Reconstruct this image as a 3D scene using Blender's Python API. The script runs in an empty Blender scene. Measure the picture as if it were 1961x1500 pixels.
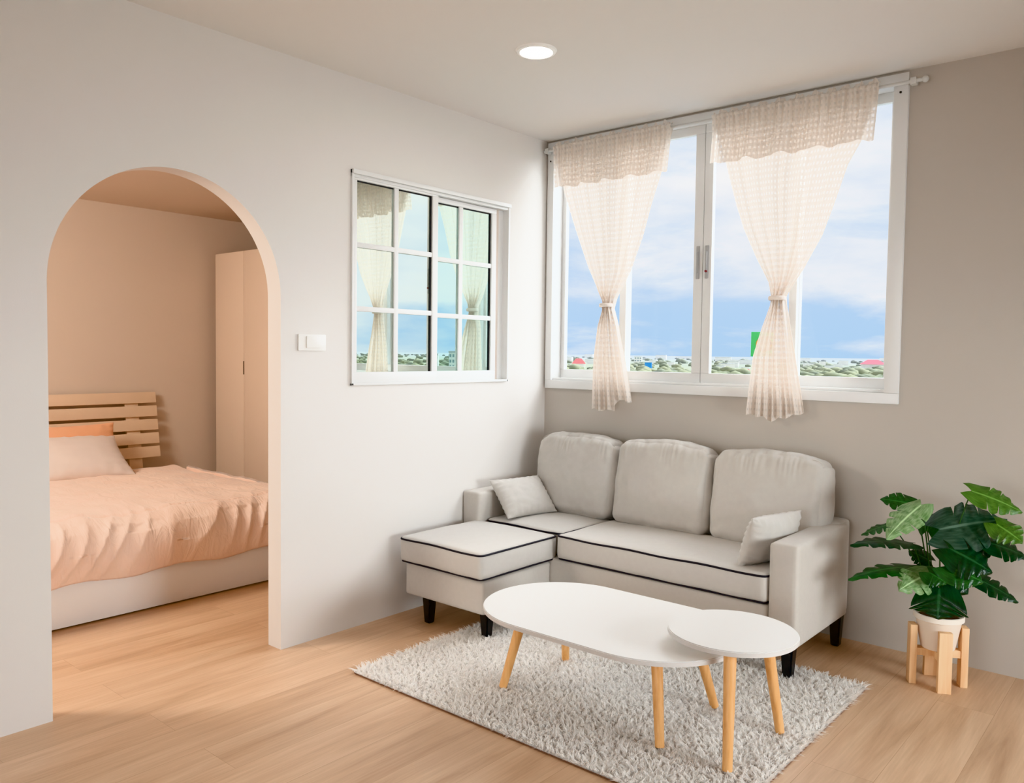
import bpy, bmesh, math, random
import numpy as np
from mathutils import Vector, Matrix, noise

random.seed(7)
rng = np.random.default_rng(7)
SC = bpy.context.scene
COL = SC.collection
PI = math.pi

# ----------------------------------------------------------------- helpers
def srgb(r, g, b):
    f = lambda c: (c / 12.92) if c <= 0.04045 else ((c + 0.055) / 1.055) ** 2.4
    return (f(r / 255), f(g / 255), f(b / 255), 1.0)

def link(o, parent=None):
    COL.objects.link(o)
    if parent is not None:
        o.parent = parent
    return o

def tag(o, label=None, cat=None, group=None, kind=None):
    if label: o['label'] = label
    if cat: o['category'] = cat
    if group: o['group'] = group
    if kind: o['kind'] = kind
    return o

def thing(name, loc=(0, 0, 0), rz=0.0, label=None, cat=None, group=None, kind=None):
    o = bpy.data.objects.new(name, None)
    o.empty_display_size = 0.1
    o.location = loc
    o.rotation_euler = (0, 0, rz)
    link(o)
    return tag(o, label, cat, group, kind)

def mesh_obj(name, verts, faces, mat, parent=None, smooth=False, uvs=None):
    me = bpy.data.meshes.new(name)
    me.from_pydata([tuple(v) for v in verts], [], [tuple(f) for f in faces])
    if uvs is not None:
        ul = me.uv_layers.new(name='UVMap')
        li = np.zeros(len(me.loops), dtype=np.int32)
        me.loops.foreach_get('vertex_index', li)
        ul.data.foreach_set('uv', np.asarray(uvs, dtype=np.float32)[li].ravel())
    if mat: me.materials.append(mat)
    if smooth:
        me.polygons.foreach_set('use_smooth', [True] * len(me.polygons))
    me.update()
    o = bpy.data.objects.new(name, me)
    return link(o, parent)

def bm_obj(name, bm, mat, parent=None, smooth=False, autosmooth=None):
    bmesh.ops.recalc_face_normals(bm, faces=bm.faces[:])
    me = bpy.data.meshes.new(name)
    bm.to_mesh(me); bm.free()
    if mat: me.materials.append(mat)
    if smooth or autosmooth:
        me.polygons.foreach_set('use_smooth', [True] * len(me.polygons))
    if autosmooth:
        me.set_sharp_from_angle(angle=math.radians(autosmooth))
    o = bpy.data.objects.new(name, me)
    return link(o, parent)

def add_box(bm, lo, hi, bevel=0.0, seg=2, mat=None):
    c = [(a + b) / 2 for a, b in zip(lo, hi)]
    s = [abs(b - a) for a, b in zip(lo, hi)]
    M = Matrix.Translation(c) @ Matrix.Diagonal((s[0], s[1], s[2], 1))
    if mat is not None: M = mat @ M
    r = bmesh.ops.create_cube(bm, size=1.0, matrix=M)
    if bevel > 0:
        es = list({e for v in r['verts'] for e in v.link_edges})
        bmesh.ops.bevel(bm, geom=es, offset=bevel, segments=seg, profile=0.6, affect='EDGES')

def box(name, lo, hi, mat, parent=None, bevel=0.0, seg=2, xf=None):
    bm = bmesh.new()
    add_box(bm, lo, hi, bevel, seg, xf)
    return bm_obj(name, bm, mat, parent, autosmooth=40 if bevel else None)

def add_tube(bm, pts, rad, n=12, cap=True, closed=False):
    pts = [Vector(p) for p in pts]
    m = len(pts)
    rads = rad if isinstance(rad, (list, tuple)) else [rad] * m
    rings = []
    up = None
    for i, p in enumerate(pts):
        if closed:
            t = (pts[(i + 1) % m] - pts[i - 1])
        else:
            t = pts[min(i + 1, m - 1)] - pts[max(i - 1, 0)]
        t.normalize()
        if up is None:
            up = Vector((0, 0, 1)) if abs(t.z) < 0.9 else Vector((1, 0, 0))
        a = (up - t * up.dot(t)).normalized()
        up = a
        b = t.cross(a)
        rings.append([bm.verts.new(p + (a * math.cos(2 * PI * k / n) + b * math.sin(2 * PI * k / n)) * rads[i]) for k in range(n)])
    for i in range(m if closed else m - 1):
        r0, r1 = rings[i], rings[(i + 1) % m]
        for k in range(n):
            bm.faces.new((r0[k], r0[(k + 1) % n], r1[(k + 1) % n], r1[k]))
    if cap and not closed:
        bm.faces.new(rings[0][::-1]); bm.faces.new(rings[-1])

def tube(name, pts, rad, mat, parent=None, n=12, closed=False):
    bm = bmesh.new()
    add_tube(bm, pts, rad, n, True, closed)
    return bm_obj(name, bm, mat, parent, autosmooth=50)

def add_lathe(bm, prof, c=(0, 0, 0), n=40):
    rings = []
    for r, z in prof:
        if r < 1e-6:
            rings.append([bm.verts.new((c[0], c[1], c[2] + z))])
        else:
            rings.append([bm.verts.new((c[0] + r * math.cos(2 * PI * k / n), c[1] + r * math.sin(2 * PI * k / n), c[2] + z)) for k in range(n)])
    for a, b in zip(rings, rings[1:]):
        for k in range(n):
            k2 = (k + 1) % n
            if len(a) == 1 and len(b) == 1: continue
            if len(a) == 1: bm.faces.new((a[0], b[k2], b[k]))
            elif len(b) == 1: bm.faces.new((a[k], a[k2], b[0]))
            else: bm.faces.new((a[k], a[k2], b[k2], b[k]))

def lathe(name, prof, mat, parent=None, c=(0, 0, 0), n=40):
    bm = bmesh.new(); add_lathe(bm, prof, c, n)
    return bm_obj(name, bm, mat, parent, autosmooth=40)

# ----------------------------------------------------------------- materials
def new_mat(name):
    m = bpy.data.materials.new(name); m.use_nodes = True
    nt = m.node_tree
    for n in list(nt.nodes): nt.nodes.remove(n)
    out = nt.nodes.new('ShaderNodeOutputMaterial')
    return m, nt, out

def N(nt, typ, **kw):
    n = nt.nodes.new(typ)
    for k, v in kw.items():
        if k in n.inputs.keys():
            n.inputs[k].default_value = v
        else:
            setattr(n, k, v)
    return n

def L(nt, a, ao, b, bi):
    nt.links.new(a.outputs[ao], b.inputs[bi])

def ramp(nt, stops):
    r = nt.nodes.new('ShaderNodeValToRGB')
    el = r.color_ramp.elements
    while len(el) > 1: el.remove(el[-1])
    el[0].position, el[0].color = stops[0]
    for p, c in stops[1:]:
        e = el.new(p); e.color = c
    return r

def principled(name, col, rough=0.5, noise_scale=None, noise_amt=0.06, bump=0.0, bump_scale=None, sheen=0.0, spec=0.5, coat=0.0, sub=0.0):
    m, nt, out = new_mat(name)
    b = N(nt, 'ShaderNodeBsdfPrincipled')
    b.inputs['Base Color'].default_value = col
    b.inputs['Roughness'].default_value = rough
    b.inputs['Specular IOR Level'].default_value = spec
    if sheen: b.inputs['Sheen Weight'].default_value = sheen
    if coat: b.inputs['Coat Weight'].default_value = coat
    L(nt, b, 'BSDF', out, 'Surface')
    tc = N(nt, 'ShaderNodeTexCoord')
    if noise_scale:
        nz = N(nt, 'ShaderNodeTexNoise', Scale=noise_scale, Detail=4.0)
        L(nt, tc, 'Object', nz, 'Vector')
        d = tuple(max(0, c * (1 - noise_amt)) for c in col[:3]) + (1,)
        u = tuple(min(1, c * (1 + noise_amt)) for c in col[:3]) + (1,)
        r = ramp(nt, [(0.3, d), (0.7, u)])
        L(nt, nz, 'Fac', r, 'Fac'); L(nt, r, 'Color', b, 'Base Color')
    if bump:
        nb = N(nt, 'ShaderNodeTexNoise', Scale=bump_scale or 200.0, Detail=3.0)
        L(nt, tc, 'Object', nb, 'Vector')
        bp = N(nt, 'ShaderNodeBump', Strength=bump, Distance=0.002)
        L(nt, nb, 'Fac', bp, 'Height'); L(nt, bp, 'Normal', b, 'Normal')
    return m

M = {}
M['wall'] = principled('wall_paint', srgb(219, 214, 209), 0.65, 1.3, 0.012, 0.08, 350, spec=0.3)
M['wall_back'] = principled('wall_paint_backlit_shade', srgb(188, 180, 171), 0.65, 1.3, 0.012, 0.08, 350, spec=0.3)  # wall paint darkened to carry the shade of the backlit window wall
M['wall_bed'] = principled('bedroom_paint_warm_lit', srgb(214, 200, 187), 0.7, 1.3, 0.012, 0.08, 350, spec=0.3)  # white walls, with the warm lamplight mixed into the colour
M['ceiling'] = principled('ceiling_paint', srgb(224, 219, 213), 0.8, 1.0, 0.01, 0.05, 300, spec=0.2)
M['alu'] = principled('white_aluminium', srgb(222, 221, 219), 0.35, 3, 0.01)
M['gasket'] = principled('black_gasket', srgb(35, 33, 36), 0.6, 20, 0.1)
M['latch'] = principled('grey_latch', srgb(168, 166, 165), 0.4, 20, 0.05)
M['white_plastic'] = principled('white_plastic', srgb(240, 238, 234), 0.3, 4, 0.01)
M['fabric'] = principled('greige_fabric', srgb(194, 187, 179), 0.9, 60, 0.018, 0.3, 900, sheen=0.25, spec=0.15)
M['fabric_cushion'] = principled('greige_cushion_fabric', srgb(193, 187, 180), 0.9, 45, 0.018, 0.3, 900, sheen=0.3, spec=0.15)
M['piping'] = principled('black_piping', srgb(32, 28, 36), 0.7, 80, 0.1)
M['black_leg'] = principled('black_leg', srgb(24, 25, 28), 0.35, 10, 0.15)
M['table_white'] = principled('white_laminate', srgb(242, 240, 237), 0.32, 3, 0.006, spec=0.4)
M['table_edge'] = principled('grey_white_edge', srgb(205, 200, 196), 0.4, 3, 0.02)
M['pot'] = principled('cream_pot', srgb(240, 229, 216), 0.45, 6, 0.02)
M['soil'] = principled('brown_soil', srgb(86, 62, 44), 0.95, 60, 0.4, 0.8, 80)
M['stem'] = principled('green_stem', srgb(40, 78, 34), 0.5, 12, 0.15)
M['bed_white'] = principled('cream_bed_board', srgb(236, 235, 234), 0.45, 3, 0.015)
M['headboard'] = principled('pale_wood_slat', srgb(226, 202, 178), 0.5, 5, 0.03)
M['wardrobe'] = principled('cream_wardrobe', srgb(224, 206, 189), 0.45, 3, 0.01)
M['dark_gap'] = principled('dark_slot', srgb(70, 50, 38), 0.8, 8, 0.05)
M['pillow_white'] = principled('pale_grey_pillow', srgb(218, 206, 200), 0.85, 12, 0.02, 0.2, 300, sheen=0.2)
M['pillow_peach'] = principled('peach_pillow', srgb(236, 178, 142), 0.85, 12, 0.03, 0.2, 300, sheen=0.2)
M['rug_back'] = principled('brown_rug_backing', srgb(120, 92, 76), 0.95, 40, 0.1)
M['steel'] = principled('pale_rod_metal', srgb(205, 204, 200), 0.3, 20, 0.03)
M['screw'] = principled('dark_screw', srgb(45, 42, 42), 0.4, 30, 0.05)

def wood_mat(name, dark, light, scale=(8, 8, 0.8), rough=0.45, knots=False):
    m, nt, out = new_mat(name)
    b = N(nt, 'ShaderNodeBsdfPrincipled'); b.inputs['Roughness'].default_value = rough
    tc = N(nt, 'ShaderNodeTexCoord'); mp = N(nt, 'ShaderNodeMapping'); mp.inputs['Scale'].default_value = scale
    nz = N(nt, 'ShaderNodeTexNoise', Scale=6.0, Detail=6.0, Distortion=0.6)
    r = ramp(nt, [(0.3, dark), (0.7, light)])
    L(nt, tc, 'Object', mp, 'Vector'); L(nt, mp, 'Vector', nz, 'Vector'); L(nt, nz, 'Fac', r, 'Fac')
    L(nt, r, 'Color', b, 'Base Color'); L(nt, b, 'BSDF', out, 'Surface')
    return m
M['leg_wood'] = wood_mat('beech_leg_wood', srgb(214, 156, 98), srgb(233, 182, 126), (10, 10, 1.0), 0.4)
M['pine'] = wood_mat('raw_pine', srgb(228, 182, 138), srgb(243, 208, 166), (9, 9, 0.8), 0.6)

def floor_mat():
    m, nt, out = new_mat('oak_laminate')
    b = N(nt, 'ShaderNodeBsdfPrincipled'); b.inputs['Specular IOR Level'].default_value = 0.35
    tc = N(nt, 'ShaderNodeTexCoord')
    sep = N(nt, 'ShaderNodeSeparateXYZ'); L(nt, tc, 'Object', sep, 'Vector')
    comb = N(nt, 'ShaderNodeCombineXYZ')          # planks run along y
    L(nt, sep, 'Y', comb, 'X'); L(nt, sep, 'X', comb, 'Y')
    br = N(nt, 'ShaderNodeTexBrick', Scale=1.0)
    br.inputs['Brick Width'].default_value = 1.25; br.inputs['Row Height'].default_value = 0.19
    br.inputs['Mortar Size'].default_value = 0.0012; br.inputs['Mortar Smooth'].default_value = 0.4
    br.inputs['Color1'].default_value = (0.25, 0.25, 0.25, 1); br.inputs['Color2'].default_value = (0.8, 0.8, 0.8, 1)
    br.inputs['Mortar'].default_value = (0.0, 0.0, 0.0, 1)
    br.offset = 0.37
    L(nt, comb, 'Vector', br, 'Vector')
    mp = N(nt, 'ShaderNodeMapping'); mp.inputs['Scale'].default_value = (9.0, 0.85, 1)
    L(nt, tc, 'Object', mp, 'Vector')
    # shift grain per plank
    add = N(nt, 'ShaderNodeVectorMath', operation='ADD')
    sc_ = N(nt, 'ShaderNodeVectorMath', operation='SCALE'); sc_.inputs['Scale'].default_value = 17.0
    L(nt, br, 'Color', sc_, 0); L(nt, mp, 'Vector', add, 0); L(nt, sc_, 'Vector', add, 1)
    n1 = N(nt, 'ShaderNodeTexNoise', Scale=1.1, Detail=7.0, Roughness=0.6, Distortion=0.9)
    L(nt, add, 'Vector', n1, 'Vector')
    mp2 = N(nt, 'ShaderNodeMapping'); mp2.inputs['Scale'].default_value = (60.0, 2.5, 1)
    L(nt, tc, 'Object', mp2, 'Vector')
    n2 = N(nt, 'ShaderNodeTexNoise', Scale=2.0, Detail=4.0); L(nt, mp2, 'Vector', n2, 'Vector')
    r1 = ramp(nt, [(0.25, srgb(180, 146, 118)), (0.45, srgb(201, 167, 138)), (0.62, srgb(211, 179, 150)), (0.8, srgb(219, 190, 162))])
    L(nt, n1, 'Fac', r1, 'Fac')
    mx = N(nt, 'ShaderNodeMix', data_type='RGBA', blend_type='MULTIPLY')
    mx.inputs[0].default_value = 1.0
    r2 = ramp(nt, [(0.2, (0.9, 0.88, 0.86, 1)), (0.7, (1.04, 1.04, 1.04, 1))])
    L(nt, n2, 'Fac', r2, 'Fac'); L(nt, r1, 'Color', mx, 6); L(nt, r2, 'Color', mx, 7)
    mx2 = N(nt, 'ShaderNodeMix', data_type='RGBA', blend_type='MULTIPLY'); mx2.inputs[0].default_value = 1.0
    r3 = ramp(nt, [(0.0, (0.78, 0.74, 0.7, 1)), (0.2, (0.95, 0.945, 0.94, 1)), (0.85, (1.04, 1.04, 1.04, 1))])
    L(nt, br, 'Color', r3, 'Fac'); L(nt, mx, 2, mx2, 6); L(nt, r3, 'Color', mx2, 7)
    L(nt, mx2, 2, b, 'Base Color')
    rr = N(nt, 'ShaderNodeMapRange'); rr.inputs['To Min'].default_value = 0.32; rr.inputs['To Max'].default_value = 0.5
    L(nt, n1, 'Fac', rr, 'Value'); L(nt, rr, 'Result', b, 'Roughness')
    bp = N(nt, 'ShaderNodeBump', Strength=0.12, Distance=0.002); L(nt, n2, 'Fac', bp, 'Height'); L(nt, bp, 'Normal', b, 'Normal')
    L(nt, b, 'BSDF', out, 'Surface')
    return m
M['floor'] = floor_mat()

def glass_mat(name, tint, glossy_fac, gcol, rough=0.0):
    m, nt, out = new_mat(name)
    tr = N(nt, 'ShaderNodeBsdfTransparent'); tr.inputs['Color'].default_value = tint
    gl = N(nt, 'ShaderNodeBsdfGlossy'); gl.inputs['Color'].default_value = gcol; gl.inputs['Roughness'].default_value = rough
    mx = N(nt, 'ShaderNodeMixShader'); mx.inputs['Fac'].default_value = glossy_fac
    L(nt, tr, 'BSDF', mx, 1); L(nt, gl, 'BSDF', mx, 2); L(nt, mx, 'Shader', out, 'Surface')
    return m
M['glass'] = glass_mat('clear_glass', (0.97, 0.98, 0.99, 1), 0.012, (1, 1, 1, 1))
M['mirror_glass'] = glass_mat('grey_green_reflective_glass', (0.75, 0.85, 0.8, 1), 0.80, (0.90, 1.0, 0.95, 1))
M['mirror_glass_teal'] = glass_mat('teal_reflective_glass', (0.6, 0.85, 0.8, 1), 0.84, (0.80, 1.0, 0.95, 1))

def curtain_mat():
    m, nt, out = new_mat('sheer_check_voile')
    uv = N(nt, 'ShaderNodeUVMap'); uv.uv_map = 'UVMap'
    mp = N(nt, 'ShaderNodeMapping'); mp.inputs['Scale'].default_value = (2 * PI / 0.026, 2 * PI / 0.028, 1)
    L(nt, uv, 'UV', mp, 'Vector')
    sp = N(nt, 'ShaderNodeSeparateXYZ'); L(nt, mp, 'Vector', sp, 'Vector')
    sx = N(nt, 'ShaderNodeMath', operation='SINE'); L(nt, sp, 'X', sx, 0)
    sy = N(nt, 'ShaderNodeMath', operation='SINE'); L(nt, sp, 'Y', sy, 0)
    mn = N(nt, 'ShaderNodeMath', operation='MINIMUM'); L(nt, sx, 'Value', mn, 0); L(nt, sy, 'Value', mn, 1)
    sq = ramp(nt, [(0.0, (0, 0, 0, 1)), (0.45, (1, 1, 1, 1))])
    L(nt, mn, 'Value', sq, 'Fac')
    df = N(nt, 'ShaderNodeBsdfDiffuse'); df.inputs['Color'].default_value = srgb(250, 241, 232)
    tl = N(nt, 'ShaderNodeBsdfTranslucent')
    wv = N(nt, 'ShaderNodeMix', data_type='RGBA'); L(nt, sq, 'Color', wv, 0)
    wv.inputs[6].default_value = srgb(196, 183, 173); wv.inputs[7].default_value = srgb(222, 213, 205)
    L(nt, wv, 2, tl, 'Color')
    m1 = N(nt, 'ShaderNodeMixShader'); m1.inputs['Fac'].default_value = 0.42
    L(nt, df, 'BSDF', m1, 1); L(nt, tl, 'BSDF', m1, 2)
    tr = N(nt, 'ShaderNodeBsdfTransparent'); tr.inputs['Color'].default_value = (1.0, 0.985, 0.97, 1)
    fac = N(nt, 'ShaderNodeMapRange'); fac.inputs['To Min'].default_value = 0.05; fac.inputs['To Max'].default_value = 0.28
    L(nt, sq, 'Color', fac, 'Value')
    m2 = N(nt, 'ShaderNodeMixShader'); L(nt, fac, 'Result', m2, 'Fac'); L(nt, m1, 'Shader', m2, 1); L(nt, tr, 'BSDF', m2, 2)
    L(nt, m2, 'Shader', out, 'Surface')
    return m
M['curtain'] = curtain_mat()

def leaf_mat(name, c1, c2, rough=0.35):
    m, nt, out = new_mat(name)
    b = N(nt, 'ShaderNodeBsdfPrincipled'); b.inputs['Roughness'].default_value = rough
    b.inputs['Specular IOR Level'].default_value = 0.6
    uv = N(nt, 'ShaderNodeUVMap'); uv.uv_map = 'UVMap'
    sp = N(nt, 'ShaderNodeSeparateXYZ'); L(nt, uv, 'UV', sp, 'Vector')
    # side veins run forward: stripes of (t - 0.45 s)
    ms = N(nt, 'ShaderNodeMath', operation='MULTIPLY_ADD'); L(nt, sp, 'Y', ms, 0); ms.inputs[1].default_value = -0.08; L(nt, sp, 'X', ms, 2)
    mm = N(nt, 'ShaderNodeMath', operation='MULTIPLY'); L(nt, ms, 'Value', mm, 0); mm.inputs[1].default_value = 38.0
    sn = N(nt, 'ShaderNodeMath', operation='SINE'); L(nt, mm, 'Value', sn, 0)
    nz = N(nt, 'ShaderNodeTexNoise', Scale=9.0, Detail=4.0); L(nt, uv, 'UV', nz, 'Vector')
    ad = N(nt, 'ShaderNodeMath', operation='MULTIPLY_ADD'); L(nt, sn, 'Value', ad, 0); ad.inputs[1].default_value = 0.05; L(nt, nz, 'Fac', ad, 2)
    r = ramp(nt, [(0.3, c1), (0.7, c2)]); L(nt, ad, 'Value', r, 'Fac')
    mr = ramp(nt, [(0.0, (1, 1, 1, 1)), (0.035, (1, 1, 1, 1)), (0.07, (0, 0, 0, 1))]); L(nt, sp, 'Y', mr, 'Fac')
    mc = N(nt, 'ShaderNodeMix', data_type='RGBA'); L(nt, mr, 'Color', mc, 0); L(nt, r, 'Color', mc, 6)
    mc.inputs[7].default_value = tuple(min(1, c * 1.7 + 0.02) for c in c2[:3]) + (1,)
    L(nt, mc, 2, b, 'Base Color')
    bp = N(nt, 'ShaderNodeBump', Strength=0.5, Distance=0.003); L(nt, ad, 'Value', bp, 'Height'); L(nt, bp, 'Normal', b, 'Normal')
    tl = N(nt, 'ShaderNodeBsdfTranslucent'); L(nt, r, 'Color', tl, 'Color')
    mx = N(nt, 'ShaderNodeMixShader'); mx.inputs['Fac'].default_value = 0.2
    L(nt, b, 'BSDF', mx, 1); L(nt, tl, 'BSDF', mx, 2); L(nt, mx, 'Shader', out, 'Surface')
    return m
M['leaf_dark'] = leaf_mat('dark_green_leaf', srgb(10, 38, 20), srgb(26, 66, 34), 0.3)
M['leaf_mid'] = leaf_mat('green_leaf', srgb(20, 62, 26), srgb(46, 98, 44), 0.32)
M['leaf_grey'] = leaf_mat('grey_green_leaf', srgb(38, 66, 52), srgb(80, 106, 90), 0.28)
M['leaf_bright'] = leaf_mat('bright_green_leaf', srgb(58, 98, 36), srgb(92, 130, 58), 0.4)
M['leaf_pale'] = leaf_mat('pale_green_leaf', srgb(100, 140, 84), srgb(160, 188, 140), 0.4)

def emit_mat(name, col, s):
    m, nt, out = new_mat(name)
    e = N(nt, 'ShaderNodeEmission'); e.inputs['Color'].default_value = col; e.inputs['Strength'].default_value = s
    L(nt, e, 'Emission', out, 'Surface')
    return m
M['lamp'] = emit_mat('lit_diffuser', (1.0, 0.97, 0.93, 1), 75.0)

def duvet_mat():
    m, nt, out = new_mat('peach_satin_cotton')
    b = N(nt, 'ShaderNodeBsdfPrincipled'); b.inputs['Roughness'].default_value = 0.55
    b.inputs['Sheen Weight'].default_value = 0.3
    tc = N(nt, 'ShaderNodeTexCoord')
    nz = N(nt, 'ShaderNodeTexNoise', Scale=5.0, Detail=4.0); L(nt, tc, 'Object', nz, 'Vector')
    r = ramp(nt, [(0.3, srgb(240, 211, 194)), (0.7, srgb(246, 221, 205))]); L(nt, nz, 'Fac', r, 'Fac'); L(nt, r, 'Color', b, 'Base Color')
    mp = N(nt, 'ShaderNodeMapping'); mp.inputs['Scale'].default_value = (6, 16, 6); L(nt, tc, 'Object', mp, 'Vector')
    n2 = N(nt, 'ShaderNodeTexNoise', Scale=1.2, Detail=3.0, Distortion=1.2); L(nt, mp, 'Vector', n2, 'Vector')
    bp = N(nt, 'ShaderNodeBump', Strength=0.5, Distance=0.02); L(nt, n2, 'Fac', bp, 'Height'); L(nt, bp, 'Normal', b, 'Normal')
    L(nt, b, 'BSDF', out, 'Surface')
    return m
M['duvet'] = duvet_mat()

def rug_mat():
    m, nt, out = new_mat('white_shag_pile')
    b = N(nt, 'ShaderNodeBsdfPrincipled'); b.inputs['Roughness'].default_value = 0.75; b.inputs['Sheen Weight'].default_value = 0.2
    b.inputs['Specular IOR Level'].default_value = 0.2
    tc = N(nt, 'ShaderNodeTexCoord')
    nz = N(nt, 'ShaderNodeTexNoise', Scale=14.0, Detail=3.0); L(nt, tc, 'Object', nz, 'Vector')
    r = ramp(nt, [(0.3, srgb(251, 248, 245)), (0.7, srgb(255, 253, 250))]); L(nt, nz, 'Fac', r, 'Fac'); L(nt, r, 'Color', b, 'Base Color')
    tl = N(nt, 'ShaderNodeBsdfTranslucent'); L(nt, r, 'Color', tl, 'Color')
    mx = N(nt, 'ShaderNodeMixShader'); mx.inputs['Fac'].default_value = 0.55
    L(nt, b, 'BSDF', mx, 1); L(nt, tl, 'BSDF', mx, 2); L(nt, mx, 'Shader', out, 'Surface')
    return m
M['rug'] = rug_mat()

def canopy_mat():
    m, nt, out = new_mat('haze_tinted_canopy')
    b = N(nt, 'ShaderNodeBsdfDiffuse')
    tc = N(nt, 'ShaderNodeTexCoord')
    mp = N(nt, 'ShaderNodeMapping'); mp.inputs['Scale'].default_value = (0.02, 0.008, 0.05); L(nt, tc, 'Object', mp, 'Vector')
    nz = N(nt, 'ShaderNodeTexNoise', Scale=1.0, Detail=8.0, Roughness=0.65); L(nt, mp, 'Vector', nz, 'Vector')
    r = ramp(nt, [(0.3, srgb(136, 144, 130)), (0.45, srgb(154, 160, 138)), (0.58, srgb(172, 175, 146)), (0.72, srgb(190, 190, 164))])
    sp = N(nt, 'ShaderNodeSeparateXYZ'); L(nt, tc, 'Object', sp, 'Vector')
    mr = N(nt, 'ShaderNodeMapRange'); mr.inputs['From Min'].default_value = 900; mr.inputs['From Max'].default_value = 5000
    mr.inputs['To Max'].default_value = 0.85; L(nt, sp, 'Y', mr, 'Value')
    mx = N(nt, 'ShaderNodeMix', data_type='RGBA'); mx.inputs[7].default_value = srgb(176, 180, 184)  # aerial haze painted in: colour blends to pale grey with distance
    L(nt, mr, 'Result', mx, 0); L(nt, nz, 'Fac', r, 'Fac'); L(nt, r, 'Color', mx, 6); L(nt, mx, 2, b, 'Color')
    tl = N(nt, 'ShaderNodeBsdfTranslucent'); L(nt, mx, 2, tl, 'Color')
    ms = N(nt, 'ShaderNodeMixShader'); ms.inputs['Fac'].default_value = 0.38; L(nt, b, 'BSDF', ms, 1); L(nt, tl, 'BSDF', ms, 2); L(nt, ms, 'Shader', out, 'Surface')
    return m
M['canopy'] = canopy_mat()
M['far_white'] = principled('white_plaster', srgb(238, 236, 232), 0.8, 0.1, 0.03)
M['far_red'] = principled('red_roof_tile', srgb(226, 110, 112), 0.8, 0.1, 0.05)
M['far_pink'] = principled('pink_roof_tile', srgb(232, 130, 148), 0.8, 0.1, 0.05)
M['far_blue'] = principled('blue_cladding', srgb(58, 150, 224), 0.7, 0.1, 0.03)
M['far_grey'] = principled('grey_roof_sheet', srgb(186, 190, 192), 0.8, 0.1, 0.05)
M['far_glass'] = principled('far_window_glass', srgb(140, 160, 165), 0.4, 0.1, 0.05)
M['sign_green'] = principled('green_sign_panel', srgb(86, 196, 112), 0.7, 0.1, 0.03)
M['sign_orange'] = principled('orange_sign_paint', srgb(244, 170, 88), 0.7, 0.1, 0.03)
M['sign_cream'] = principled('cream_sign_paint', srgb(244, 232, 205), 0.7, 0.1, 0.03)

# ----------------------------------------------------------------- room shell
H = 2.549
T = 0.095
BX = -2.97            # bedroom far wall
fl = box('floor', (BX - 0.1, -5.4, -0.12), (4.7, 0.12, 0.0), M['floor']); tag(fl, 'light oak laminate floor running through both rooms', 'floor', kind='structure')
ce = box('ceiling', (-T, -5.4, H), (4.7, 0.12, H + 0.1), M['ceiling']); tag(ce, 'plain painted living room ceiling', 'ceiling', kind='structure')
HB = 2.33
cb = box('ceiling_bedroom', (BX - 0.1, -5.4, HB), (-T - 0.001, 0.12, HB + 0.1), M['wall_bed']); tag(cb, 'low bedroom ceiling seen through the arch', 'ceiling', kind='structure')

def wall_left():
    yl, yr, rad = -2.7475, -1.8305, 0.4585
    yc, zs = (yl + yr) / 2, 1.984 - 0.4585
    wy0, wy1, wz0, wz1 = -1.46, -0.352, 1.141, 2.132
    arch = [(yr, 0.0)] + [(yc + rad * math.cos(a), zs + rad * math.sin(a)) for a in [PI * i / 48 for i in range(49)]] + [(yl, 0.0)]
    outer = [(0.0, 0.0)] + arch + [(-5.4, 0.0), (-5.4, H), (0.0, H)]
    hole = [(wy0, wz0), (wy1, wz0), (wy1, wz1), (wy0, wz1)]
    bm = bmesh.new()
    es = []
    for loop in (outer, hole):
        vs = [bm.verts.new((0, y, z)) for y, z in loop]
        for i in range(len(vs)):
            es.append(bm.edges.new((vs[i], vs[(i + 1) % len(vs)])))
    bmesh.ops.triangle_fill(bm, edges=es, use_beauty=True, use_dissolve=False)
    r = bmesh.ops.extrude_face_region(bm, geom=bm.faces[:])
    bmesh.ops.translate(bm, vec=(-T, 0, 0), verts=[g for g in r['geom'] if isinstance(g, bmesh.types.BMVert)])
    o = bm_obj('wall_left', bm, M['wall'], autosmooth=30)
    return tag(o, 'white partition wall with rounded arch opening and small sliding window', 'wall', kind='structure')
wall_left()

WX0, WX1, WZ0, WZ1 = 0.012, 1.984, 1.097, 2.537
def wall_back():
    bm = bmesh.new()
    y0, y1 = 0.0, 0.16
    add_box(bm, (BX - 0.1, y0, 0), (WX0, y1, H)); add_box(bm, (WX1, y0, 0), (4.7, y1, H))
    add_box(bm, (WX0, y0, 0), (WX1, y1, WZ0)); add_box(bm, (WX0, y0, WZ1), (WX1, y1, H))
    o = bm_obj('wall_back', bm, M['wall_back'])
    tag(o, 'wall in shade-darkened paint holding the wide curtained window above the sofa', 'wall', kind='structure')
wall_back()
o = box('wall_right', (4.6, -5.4, 0), (4.7, 0, H), M['wall']); tag(o, 'white side wall outside the frame', 'wall', kind='structure')
o = box('wall_front', (BX - 0.1, -5.5, 0), (4.7, -5.4, H), M['wall']); tag(o, 'white wall behind the viewpoint', 'wall', kind='structure')
o = box('wall_bedroom', (BX - 0.1, -5.4, 0), (BX, 0, HB), M['wall_bed']); tag(o, 'bedroom wall with warm light in its paint behind the headboard', 'wall', kind='structure')

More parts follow.
